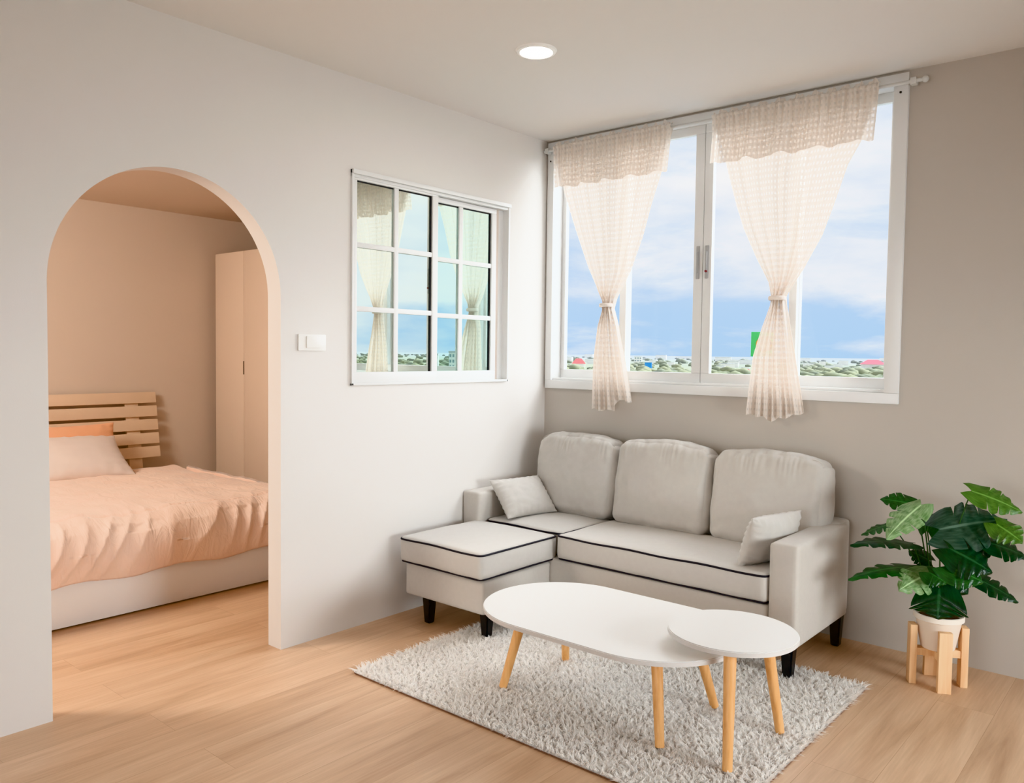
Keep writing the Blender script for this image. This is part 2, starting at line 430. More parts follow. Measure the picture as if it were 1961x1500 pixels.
# ----------------------------------------------------------------- wide window
win = thing('window_1', ((WX0 + WX1) / 2, 0, WZ0), label='wide white aluminium window of four panes above the sofa', cat='window', kind='structure')
def wbox(name, lo, hi, parent, mat='alu', bevel=0.003):
    ox, oy, oz = (WX0 + WX1) / 2, 0, WZ0
    return box(name, (lo[0] - ox, lo[1] - oy, lo[2] - oz), (hi[0] - ox, hi[1] - oy, hi[2] - oz), M[mat], parent, bevel)
def boxes(name, lst, parent, mat, off, bevel=0.003):
    bm = bmesh.new()
    for lo, hi in lst:
        add_box(bm, [a - b for a, b in zip(lo, off)], [a - b for a, b in zip(hi, off)], bevel)
    return bm_obj(name, bm, M[mat], parent, autosmooth=40)
WO = ((WX0 + WX1) / 2, 0, WZ0)
fr = boxes('window_frame', [
    ((WX0, -0.018, WZ0), (WX1, 0.13, WZ0 + 0.048)), ((WX0, -0.018, WZ1 - 0.045), (WX1, 0.13, WZ1)),
    ((WX0, -0.018, WZ0 + 0.048), (WX0 + 0.045, 0.13, WZ1 - 0.045)), ((WX1 - 0.06, -0.018, WZ0 + 0.048), (WX1, 0.13, WZ1 - 0.045)),
    ((WX0 + 0.045, 0.0, WZ0 + 0.048), (WX1 - 0.06, 0.02, WZ0 + 0.062)),
    ], win, 'alu', WO)
for sx, sz in ((0.034, 2.43), (1.952, 2.455)):
    tube('screw', [(sx - WO[0], -0.016, sz - WO[2]), (sx - WO[0], -0.021, sz - WO[2])], 0.005, M['screw'], fr, 10)
SZ0, SZ1 = WZ0 + 0.06, WZ1 - 0.045
def sash(x0, x1, y, gx0, gx1):
    gz0, gz1 = 1.209, SZ1 - 0.045
    s = boxes('sash', [((x0, y, SZ0), (x1, y + 0.03, gz0)), ((x0, y, gz1), (x1, y + 0.03, SZ1)),
                       ((x0, y, gz0), (gx0, y + 0.03, gz1)), ((gx1, y, gz0), (x1, y + 0.03, gz1))], win, 'alu', WO)
    bm = bmesh.new(); add_box(bm, (gx0 - WO[0], y + 0.013, gz0 - WO[2]), (gx1 - WO[0], y + 0.017, gz1 - WO[2]))
    bm_obj('pane', bm, M['glass'], s)
    return s
sash(0.057, 0.53, 0.075, 0.085, 0.483)
s2 = sash(0.495, 1.0, 0.035, 0.537, 0.948)
s3 = sash(1.002, 1.50, 0.035, 1.05, 1.462)
sash(1.465, 1.924, 0.075, 1.500, 1.893)
for s, x in ((s2, 0.975), (s3, 1.026)):
    h = boxes('latch', [((x - 0.009, 0.027, 1.70), (x + 0.009, 0.036, 1.87)), ((x - 0.004, 0.020, 1.73), (x + 0.004, 0.030, 1.84))], s, 'latch', WO)
tube('lock_button', [(1.026 - WO[0], 0.018, 1.777 - WO[2] - 0.04), (1.026 - WO[0], 0.034, 1.777 - WO[2] - 0.04)], 0.006, principled('red_dot', srgb(120, 25, 30), 0.4, 30, 0.05), s3, 12)

# ----------------------------------------------------------------- partition window
w2 = thing('window_2', (0, -0.906, 1.141), label='small sliding window with muntin bars and mirrored panes beside the light switch', cat='window', kind='structure')
AO = (0, -0.906, 1.141)
Y0, Y1, Z0, Z1 = -1.46, -0.352, 1.141, 2.132
boxes('window_frame', [((-T, Y0, Z0), (0.012, Y1, Z0 + 0.012)), ((-T, Y0, Z1 - 0.02), (0.022, Y1, Z1)), ((-0.06, Y0, Z1 - 0.034), (0.008, Y1, Z1 - 0.02)),
                       ((-T, Y0, Z0), (0.012, Y0 + 0.012, Z1)), ((-T, Y1 - 0.012, Z0), (0.012, Y1, Z1)), ((-T, Y1 - 0.05, Z0), (-0.03, Y1, Z1))], w2, 'alu', AO, 0.002)
def sash2(y0, y1, cols, z0, z1, x, glass, zt, y1stile):
    s = boxes('sash', [((x, y0, Z0 + 0.012), (x + 0.022, y1, z0)), ((x, y0, z1), (x + 0.022, y1, zt)),
                       ((x, y0, z0), (x + 0.022, cols[0][0], z1)), ((x, cols[1][1], z0), (x + 0.022, y1, z1))], w2, 'alu', AO, 0.002)
    bm = bmesh.new(); gx = x + 0.004
    add_box(bm, (gx, cols[0][0] - AO[1], z0 - AO[2]), (gx + 0.004, cols[1][1] - AO[1], z1 - AO[2]))
    bm_obj('pane', bm, M[glass], s)
    zz = [z0 + (z1 - z0) * k / 3 for k in (1, 2)]
    lst = [((x + 0.009, cols[0][1], z0), (x + 0.02, cols[1][0], z1))]
    for z in zz:
        lst.append(((x + 0.0095, cols[0][0], z - 0.012), (x + 0.0195, cols[1][1], z + 0.012)))
    boxes('muntin_bars', lst, s, 'alu', AO, 0.002)
    g = []
    for c in cols:
        g.append(((x + 0.0085, c[0], z1 - 0.006), (x + 0.0105, c[1], z1)))
    g.append(((x + 0.0085, cols[1][1] - 0.010, z0), (x + 0.012, cols[1][1], z1)))
    boxes('gasket', g, s, 'gasket', AO, 0)
    return s
sash2(-1.448, -0.907, [(-1.427, -1.198), (-1.172, -0.945)], 1.203, 2.088, -0.016, 'mirror_glass', 2.098, 0)
sash2(-0.94, -0.43, [(-0.907, -0.724), (-0.696, -0.468)], 1.203, 2.070, -0.042, 'mirror_glass_teal', 2.096, 0)

# ----------------------------------------------------------------- light switch
sw = thing('light_switch', (0, -1.674, 1.336), label='white rectangular wall switch between the arch and the small window', cat='light switch')
box('switch_plate', (0.0, -0.072, -0.036), (0.009, 0.072, 0.036), M['white_plastic'], sw, 0.003)
box('rocker', (0.009, -0.034, -0.024), (0.016, 0.040, 0.028), M['white_plastic'], sw, 0.003)

# ----------------------------------------------------------------- downlight
dl = thing('downlight', (0.853, -1.18, H), label='round recessed ceiling downlight switched on', cat='ceiling light')
lathe('trim_ring', [(0.066, -0.001), (0.068, -0.010), (0.080, -0.008), (0.086, 0.0), (0.066, 0.0)], M['white_plastic'], dl)
lathe('diffuser', [(0.0, -0.0035), (0.067, -0.0035), (0.067, -0.0005), (0.0, -0.0005)], M['lamp'], dl)

# ----------------------------------------------------------------- curtain rod and curtains
rod = thing('curtain_rod', (1.02, -0.045, 2.484), label='thin white curtain rod along the top of the wide window', cat='curtain rod')
tube('rod', [(-1.015, 0, 0), (1.03, 0, 0)], 0.008, M['steel'], rod, 14)
for x in (-0.99, 0.99):
    boxes('bracket', [((x - 0.012, -0.012, -0.014), (x + 0.012, 0.028, 0.014))], rod, 'steel', (0, 0, 0), 0.002)
for x in (1.036,):
    bm = bmesh.new(); bmesh.ops.create_uvsphere(bm, u_segments=16, v_segments=10, radius=0.014, matrix=Matrix.Translation((x, 0, 0)))
    bm_obj('finial', bm, M['steel'], rod, smooth=True)

def interp(tbl, z):
    return float(np.interp(z, [t[1] for t in tbl][::-1], [t[0] for t in tbl][::-1]))

def cloth(name, parent, off, xl, xr, zt, zb, yf, width, nu=150, nv=90):
    """xl/xr(v->z) tables, zt(u), zb(u): z range, yf(u,z): depth; uv in metres of cloth."""
    V, F, UV = [], [], []
    for j in range(nv + 1):
        v = j / nv
        for i in range(nu + 1):
            u = i / nu
            z = zt(u) + (zb(u) - zt(u)) * v
            a, b = xl(z), xr(z)
            x = a + (b - a) * u
            V.append((x - off[0], yf(u, z) - off[1], z - off[2])); UV.append((u * width, z))
    for j in range(nv):
        for i in range(nu):
            a = j * (nu + 1) + i
            F.append((a, a + 1, a + nu + 2, a + nu + 1))
    return mesh_obj(name, V, F, M['curtain'], parent, True, UV)

def curtain(name_label, left, right, vt, seed, waist, hem):
    r = random.Random(seed)
    ph = [r.uniform(0, 6.28) for _ in range(8)]
    x0, x1, vb0, vb1 = vt
    off = ((x0 + x1) / 2, -0.045, 2.484)
    c = thing('curtain', off, label=name_label, cat='curtain', group='sheer curtains at the wide window')
    wx, wz = waist
    # drape
    def fold(u):
        return (0.55 * math.sin(2 * PI * 7 * u + ph[0] + 1.2 * math.sin(2 * PI * u + ph[3])) + 0.3 * math.sin(2 * PI * 13 * u + ph[1] + math.sin(5 * u)) + 0.25 * math.sin(2 * PI * 3 * u + ph[2]))
    def yd(u, z):
        d = abs(z - wz)
        A = 0.010 + 0.010 * math.exp(-(d / 0.12) ** 2) + (0.012 if z < wz else 0.0) * min(1, d / 0.3)
        bulge = -0.018 * math.exp(-(d / 0.15) ** 2) * (1 - (2 * u - 1) ** 2) + 0.012 * math.exp(-(d / 0.15) ** 2)
        return -0.058 + A * fold(u) + bulge - 0.012 * (1 if z < wz else 0) * min(1, d / .3)
    lt = [(x0 + 0.005, 2.49)] + left
    rt_ = [(x1 - 0.005, 2.49)] + right
    cloth('drape', c, off, lambda z: interp(lt, z), lambda z: interp(rt_, z), lambda u: 2.478, hem, yd, (x1 - x0) * 1.25, 170, 130)
    # valance with a ruffled heading above the rod
    def yv(u, z):
        k = min(1, max(0, (2.484 - z) / 0.22))
        g = 0.35 * math.sin(2 * PI * 31 * u + ph[4] + 1.5 * math.sin(9 * u)) + 0.25 * math.sin(2 * PI * 19 * u + ph[5])
        b = math.sin(2 * PI * 5.5 * u + ph[6] + math.sin(4 * u))
        around = 0.0
        if z > 2.462: around = 0.0
        return -0.080 - 0.006 * k + 0.012 * g * (1 - 0.45 * k) + 0.014 * b * k + (0.016 if z > 2.496 else 0) - (0.006 if 2.474 < z < 2.494 else 0)
    def zt(u):
        return 2.511 + 0.010 * math.sin(2 * PI * 11 * u + ph[7] + 2 * math.sin(7 * u)) + 0.005 * math.sin(2 * PI * 27 * u)
    def zb(u):
        return 2.254 + 0.006 * math.sin(2 * PI * 4.5 * u + ph[6]) + 0.004 * math.sin(2 * PI * 9 * u)
    vl = [(x0, 2.53), (x0 + 0.004, 2.40), (vb0, 2.2)]
    vr = [(x1, 2.53), (x1 - 0.006, 2.40), (vb1, 2.2)]
    cloth('valance', c, off, lambda z: interp(vl, z), lambda z: interp(vr, z), zt, zb, yv, (x1 - x0) * 1.35, 260, 40)
    # tie ring
    n = 28
    loop = []
    hw = 0.5 * (interp(rt_, wz) - interp(lt, wz)) + 0.001
    for i in range(n):
        a = 2 * PI * i / n
        loop.append((wx - off[0] + hw * math.cos(a), -0.066 - off[1] + 0.033 * math.sin(a), wz - off[2]))
    bm = bmesh.new(); add_tube(bm, loop, 0.005, 10, closed=True)
    for v in bm.verts: v.co.z = (v.co.z - (wz - off[2])) * 2.1 + (wz - off[2])
    bm_obj('tieback', bm, M['curtain_tie'], c, smooth=True)
    return c
M['curtain_tie'] = principled('pale_tie_fabric', srgb(232, 220, 210), 0.8, 60, 0.05, 0.2, 300)

C1L = [(0.162, 2.23), (0.248, 2.008), (0.339, 1.79), (0.401, 1.661), (0.444, 1.596), (0.445, 1.541), (0.414, 1.457), (0.396, 1.297), (0.387, 1.12), (0.385, 0.987)]
C1R = [(0.79, 2.24), (0.743, 2.109), (0.692, 1.935), (0.618, 1.754), (0.526, 1.613), (0.507, 1.555), (0.546, 1.456), (0.59, 1.299), (0.621, 1.163), (0.648, 1.03), (0.652, 0.95)]
C2L = [(1.163, 2.253), (1.225, 2.037), (1.267, 1.918), (1.335, 1.772), (1.396, 1.656), (1.411, 1.59), (1.409, 1.548), (1.374, 1.442), (1.338, 1.307), (1.319, 1.137), (1.309, 1.041), (1.306, 0.95)]
C2R = [(1.808, 2.265), (1.752, 2.166), (1.693, 1.987), (1.647, 1.859), (1.568, 1.718), (1.504, 1.624), (1.48, 1.588), (1.486, 1.546), (1.51, 1.44), (1.541, 1.309), (1.572, 1.147), (1.59, 1.044), (1.594, 0.95)]
def hem1(u):
    return 0.992 + (0.055 if u > 0.58 else 0.0) * min(1, (u - 0.58) / 0.08 if u > 0.58 else 0) + 0.006 * math.sin(18 * u)
def hem2(u):
    return 1.012 - 0.02 * math.exp(-((u - 0.45) / 0.12) ** 2) + 0.03 * max(0, (u - 0.7) / 0.3) + 0.006 * math.sin(25 * u)
curtain('sheer cream check curtain tied in the middle, hanging nearer the room corner', C1L, C1R, (0.10, 0.868, 0.122, 0.838), 3, (0.473, 1.572), hem1)
curtain('sheer cream check curtain tied in the middle, hanging on the window side nearer the plant', C2L, C2R, (1.092, 1.884, 1.078, 1.866), 11, (1.445, 1.578), hem2)

# ----------------------------------------------------------------- soft boxes
def soft_box(name, lo, hi, mat, parent, r=0.03, n=(24, 18, 8), puff=(0, 0, 0), wr=0.0, seed=0, xf=None, sag=None):
    """rounded, puffed cuboid; puff = bulge along each axis at face centres."""
    lo, hi = Vector(lo), Vector(hi)
    c, h = (lo + hi) / 2, (hi - lo) / 2
    bm = bmesh.new()
    idx = {}
    def vert(i, j, k):
        key = (i, j, k)
        if key in idx: return idx[key]
        p = Vector((2 * i / n[0] - 1, 2 * j / n[1] - 1, 2 * k / n[2] - 1))
        # denser sampling toward the edges
        p = Vector([math.sin(t * PI / 2) * 0.6 + t * 0.4 for t in p])
        q = Vector((p.x * h.x, p.y * h.y, p.z * h.z))
        inner = Vector([max(-(hh - r), min(hh - r, t)) for t, hh in zip(q, h)])
        d = q - inner
        if d.length > 1e-9:
            q = inner + d.normalized() * min(r, max(abs(d.x), abs(d.y), abs(d.z)))
        u, v, w = p
        q.x += puff[0] * u * (1 - v * v) * (1 - w * w)
        q.y += puff[1] * v * (1 - u * u) * (1 - w * w)
        q.z += puff[2] * w * (1 - u * u) * (1 - v * v)
        if sag: q = sag(q, p)
        if wr:
            s = noise.noise(Vector((q.x * 9 + seed, q.y * 9, q.z * 9))) + 0.5 * noise.noise(Vector((q.x * 22, q.y * 22 + seed, q.z * 22)))
            q += Vector((p.x ** 3, p.y ** 3, p.z ** 3)) * wr * s
        idx[key] = bm.verts.new(q + c)
        return idx[key]
    for a in range(3):
        b, d = [(1, 2), (2, 0), (0, 1)][a]
        for side in (0, n[a]):
            for i in range(n[b]):
                for j in range(n[d]):
                    def key(ii, jj):
                        kk = [0, 0, 0]; kk[a] = side; kk[b] = ii; kk[d] = jj
                        return vert(*kk)
                    f = [key(i, j), key(i + 1, j), key(i + 1, j + 1), key(i, j + 1)]
                    if side == 0: f.reverse()
                    bm.faces.new(f)
    if xf is not None: bmesh.ops.transform(bm, matrix=xf, verts=bm.verts[:])
    return bm_obj(name, bm, mat, parent, smooth=True)

def rrect(x0, x1, y0, y1, z, r, n=6, zf=None):
    pts = []
    for cx, cy, a0 in ((x1 - r, y1 - r, 0), (x0 + r, y1 - r, PI / 2), (x0 + r, y0 + r, PI), (x1 - r, y0 + r, 1.5 * PI)):
        for k in range(n + 1):
            a = a0 + PI / 2 * k / n
            pts.append([cx + r * math.cos(a), cy + r * math.sin(a), z])
    # densify straight runs
    out = []
    for i, p in enumerate(pts):
        q = pts[(i + 1) % len(pts)]
        d = math.dist(p, q); m = max(1, int(d / 0.03))
        for k in range(m):
            t = k / m
            out.append([p[j] + (q[j] - p[j]) * t for j in range(3)])
    if zf:
        for p in out: p[2] = zf(p[0], p[1], p[2])
    return out

# ----------------------------------------------------------------- sofa
SX, SY = 0.95, -0.40
sofa = thing('sofa', (SX, SY, 0), label='grey fabric corner sofa with chaise and black piped cushions under the window', cat='sofa')
def S(p): return (p[0] - SX, p[1] - SY, p[2])
def sb(name, lo, hi, mat='fabric', parent=None, **k): return soft_box(name, S(lo), S(hi), M[mat], parent or sofa, **k)
sb('armrest', (0.004, -0.705, 0.14), (0.122, -0.05, 0.562), r=0.014, n=(8, 24, 16), puff=(0.002, 0.003, 0.003))
sb('armrest', (1.705, -0.705, 0.142), (1.822, -0.095, 0.556), r=0.014, n=(8, 24, 16), puff=(0.002, 0.003, 0.003))
sb('back_frame', (0.02, -0.16, 0.135), (1.800, -0.015, 0.565), r=0.018, n=(30, 8, 14))
sb('base_frame', (0.122, -0.70, 0.128), (1.705, -0.16, 0.300), r=0.010, n=(30, 18, 8), puff=(0, 0.002, 0))
sb('chaise_frame', (0.088, -1.188, 0.126), (0.602, -0.702, 0.282), r=0.010, n=(18, 18, 8), puff=(0, 0.003, 0))

def seat(lo, hi, zt, puff, r=0.022, wr=0.002):
    s = sb('seat_cushion', lo, hi, 'fabric_cushion', r=r, n=(34, 26, 10), puff=puff, wr=wr, seed=lo[0] * 10)
    x0, y0, z0 = S(lo); x1, y1, z1 = S(hi)
    cx, cy = (x0 + x1) / 2, (y0 + y1) / 2
    hx, hy = (x1 - x0) / 2, (y1 - y0) / 2
    e = 0.001
    bm = bmesh.new()
    add_tube(bm, rrect(x0 + e, x1 - e, y0 + e, y1 - e, z1 - 0.010, r * 1.2, zf=lambda x, y, z: z + 0.004 * math.sin(x * 17) * 0.5), 0.0048, 8, closed=True)
    bm_obj('piping', bm, M['piping'], s, smooth=True)
    bm = bmesh.new()
    add_tube(bm, rrect(x0 + .006, x1 - .006, y0 + .006, y1 - .006, z0 + 0.003, r * 1.1), 0.0042, 8, closed=True)
    bm_obj('piping', bm, M['piping'], s, smooth=True)
    return s
seat((0.640, -0.712, 0.303), (1.702, -0.20, 0.425), 0, (0.0, 0.006, 0.016))
seat((0.124, -0.650, 0.302), (0.634, -0.20, 0.420), 0, (0.0, 0.004, 0.014))
seat((0.076, -1.222, 0.290), (0.614, -0.664, 0.412), 0, (0.006, 0.008, 0.016))

def back_cushion(x0, x1, lean, seed, ztop, dy):
    y0, y1 = -0.085, 0.085
    h = ztop - 0.42
    def sag(q, p):
        # boxier lower corners, soft crown; front swells toward the lower middle
        q.z += 0.012 * (1 - p.x ** 2) * max(0, p.z) - 0.02 * max(0, p.z) ** 4 * abs(p.x) ** 5
        k = max(0.0, p.z) ** 6
        q.y += 0.006 * math.sin(q.x * 85 + seed) * k * (1 - p.x ** 4) * (1 if p.y < 0 else 0.3)
        if p.y < 0:
            # gathers running down from the top seam
            t = max(0.0, min(1.0, (p.z - 0.40) / 0.45)) * max(0.0, min(1.0, (1.0 - p.z) / 0.08))
            q.y += 0.0055 * math.sin(q.x * 210 + 3 * math.sin(q.x * 31 + seed)) * t * (1 - p.x ** 6) * max(0, noise.noise(Vector((q.x * 6 + seed, 0, 0))) + 0.35)
        return q
    xf = Matrix.Translation((0.5 * (x0 + x1) - SX, -0.205 + dy - SY, 0.418)) @ Matrix.Rotation(lean, 4, 'X') @ Matrix.Translation((0, 0, h / 2))
    w = (x1 - x0) / 2
    s = soft_box('back_cushion', (-w, y0, -h / 2), (w, y1, h / 2), M['fabric_cushion'], sofa, r=0.045, n=(110, 14, 60), puff=(0.012, 0.032, 0.012), wr=0.007, seed=seed, xf=xf, sag=sag)
    # seam line round the front face
    bm = bmesh.new()
    pts = rrect(-w + 0.008, w - 0.008, -h / 2 + 0.008, h / 2 - 0.012, 0, 0.05)
    add_tube(bm, [xf @ Vector((p[0], y0 + 0.028, p[1] + 0.010 * (1 - (p[0] / w) ** 2) * (1 if p[1] > 0 else 0))) for p in pts], 0.0035, 6, closed=True)
    bm_obj('seam_cord', bm, M['fabric'], s, smooth=True)
    return s
back_cushion(0.136, 0.648, math.radians(-9), 1.0, 0.845, 0.0)
back_cushion(0.668, 1.196, math.radians(-9), 5.0, 0.850, 0.0)
back_cushion(1.216, 1.752, math.radians(-9), 9.0, 0.845, 0.0)

def sofa_leg(x, y, z0, ztop):
    bm = bmesh.new()
    r = bmesh.ops.create_cone(bm, cap_ends=True, segments=4, radius1=0.026, radius2=0.037, depth=ztop - z0, matrix=Matrix.Translation((x - SX, y - SY, (ztop + z0) / 2)) @ Matrix.Rotation(PI / 4, 4, 'Z'))
    bmesh.ops.bevel(bm, geom=bm.edges[:], offset=0.005, segments=2, affect='EDGES')
    return bm_obj('leg', bm, M['black_leg'], sofa, autosmooth=40)
sofa_leg(0.212, -1.145, 0.0, 0.128); sofa_leg(0.566, -1.125, 0.008, 0.128)
sofa_leg(1.775, -0.650, 0.008, 0.144); sofa_leg(1.785, -0.12, 0.0, 0.144); sofa_leg(0.06, -0.12, 0.0, 0.14)
sofa_leg(0.58, -0.60, 0.008, 0.13)

# ----------------------------------------------------------------- throw pillows
def pillow(name, w, h, t, mat, label, cat, xf, group=None, seed=0, n=34, parent=None, sharp=0.55):
    V, F = [], []
    def pt(u, v, s):
        a = (1 - abs(u) ** 2.6) * (1 - abs(v) ** 2.6)
        z = s * t / 2 * max(0, a) ** sharp
        k = 1 - 0.07 * (abs(u) ** 2) * (1 - abs(v)) ** 0 * (1 - v * v) * 1.0
        k2 = 1 - 0.07 * (abs(v) ** 2) * (1 - u * u)
        x, y = u * w / 2 * k, v * h / 2 * k2
        e = max(abs(u), abs(v))
        z += s * 0.006 * noise.noise(Vector((u * 4 + seed, v * 4, s * 3))) * (1 - e ** 4) + 0.004 * math.sin(26 * (u if abs(v) > abs(u) else v) + seed) * (e ** 6) * (1 - e ** 10) * 3
        return (x, y, z)
    for s in (1, -1):
        for j in range(n + 1):
            for i in range(n + 1):
                u = math.sin((2 * i / n - 1) * PI / 2); v = math.sin((2 * j / n - 1) * PI / 2)
                V.append(xf @ Vector(pt(u, v, s)))
    m = (n + 1) ** 2
    for j in range(n):
        for i in range(n):
            a = j * (n + 1) + i
            F.append((a, a + 1, a + n + 2, a + n + 1)); b = a + m
            F.append((b, b + n + 1, b + n + 2, b + 1))
    bm = bmesh.new()
    vs = [bm.verts.new(v) for v in V]
    for f in F: bm.faces.new([vs[i] for i in f])
    bmesh.ops.remove_doubles(bm, verts=bm.verts[:], dist=0.0008)
    o = bm_obj(name, bm, mat, parent, smooth=True)
    cen = xf.translation.copy()
    o.data.transform(Matrix.Translation(-cen)); o.location = cen
    return tag(o, label, cat, group)
def frame_xf(loc, xdir, ydir):
    x = Vector(xdir).normalized(); y = Vector(ydir); y = (y - x * y.dot(x)).normalized(); z = x.cross(y)
    R = Matrix((x, y, z)).transposed().to_4x4(); R.translation = loc
    return R
# left: leans on the left arm and the first back cushion
pillow('throw_pillow', 0.35, 0.245, 0.11, M['fabric_cushion'], 'small grey throw pillow leaning on the sofa arm by the partition wall', 'pillow',
       frame_xf((0.218, -0.452, 0.525), (0.18, 0.98, 0), (-0.66, 0.10, 0.73)), 'small sofa throw pillows', 2.0)
pillow('throw_pillow', 0.33, 0.23, 0.12, M['fabric_cushion'], 'small grey throw pillow tucked against the sofa arm next to the plant', 'pillow',
       frame_xf((1.628, -0.515, 0.530), (0.24, 0.97, 0), (0.36, 0.20, 0.90)), 'small sofa throw pillows', 6.0)

# ----------------------------------------------------------------- coffee tables
def stadium(cx, cy, L_, W_, n=40):
    r = W_ / 2; d = L_ / 2 - r
    pts = []
    for k in range(n + 1):
        a = -PI / 2 + PI * k / n; pts.append((cx + d + r * math.cos(a), cy + r * math.sin(a)))
    for k in range(n + 1):
        a = PI / 2 + PI * k / n; pts.append((cx - d + r * math.cos(a), cy + r * math.sin(a)))
    return pts
def slab(name, pts, z0, z1, mat, parent, edge=None):
    bm = bmesh.new()
    f = bm.faces.new([bm.verts.new((p[0], p[1], z0)) for p in pts])
    r = bmesh.ops.extrude_face_region(bm, geom=[f])
    bmesh.ops.translate(bm, vec=(0, 0, z1 - z0), verts=[g for g in r['geom'] if isinstance(g, bmesh.types.BMVert)])
    es = [e for e in bm.edges if len(e.link_faces) == 2 and abs(e.verts[0].co.z - e.verts[1].co.z) < 1e-6]
    bmesh.ops.bevel(bm, geom=es, offset=0.003, segments=2, affect='EDGES')
    o = bm_obj(name, bm, mat, parent, autosmooth=35)
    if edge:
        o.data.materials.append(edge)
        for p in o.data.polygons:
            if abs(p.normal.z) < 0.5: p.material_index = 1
    return o
RUGZ = 0.016
TB = (1.362, -1.345)
tb = thing('coffee_table', (TB[0], TB[1], RUGZ), label='low white oval coffee table on splayed wooden legs', cat='coffee table')
ZT = 0.335
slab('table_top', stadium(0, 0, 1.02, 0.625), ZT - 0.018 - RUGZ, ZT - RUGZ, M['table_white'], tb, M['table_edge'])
box('under_frame', (-0.30, -0.12, ZT - 0.034 - RUGZ), (0.30, 0.12, ZT - 0.018 - RUGZ), M['table_white'], tb, 0.003)
def tleg(parent, off, foot, top, ztop, r0=0.0155, r1=0.0205):
    p0 = (foot[0] - off[0], foot[1] - off[1], 0.0); p1 = (top[0] - off[0], top[1] - off[1], ztop - RUGZ)
    return tube('leg', [p0, p1], [r0, r1], M['leg_wood'], parent, 20)
for f, t in (((0.995, -1.505), (1.06, -1.46)), ((1.005, -1.115), (1.06, -1.20)), ((1.692, -1.522), (1.645, -1.475)), ((1.685, -1.115), (1.64, -1.205))):
    tleg(tb, TB, f, t, ZT - 0.018)
RB_ = (1.842, -1.322)
rt2 = thing('coffee_table', (RB_[0], RB_[1], RUGZ), label='small white round coffee table overlapping the end of the oval one', cat='coffee table')
ZR = 0.392
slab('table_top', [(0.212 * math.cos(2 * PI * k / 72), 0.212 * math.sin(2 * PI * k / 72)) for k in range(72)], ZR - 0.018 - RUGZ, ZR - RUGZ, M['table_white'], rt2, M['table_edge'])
for f, t in (((1.926, -1.515), (1.900, -1.46)), ((1.945, -1.150), (1.915, -1.22))):
    tleg(rt2, RB_, f, t, ZR - 0.018)
tube('support_post', [(-0.09, 0.02, ZT + 0.001 - RUGZ), (-0.09, 0.02, ZR - 0.018 - RUGZ)], 0.018, M['leg_wood'], rt2, 20)

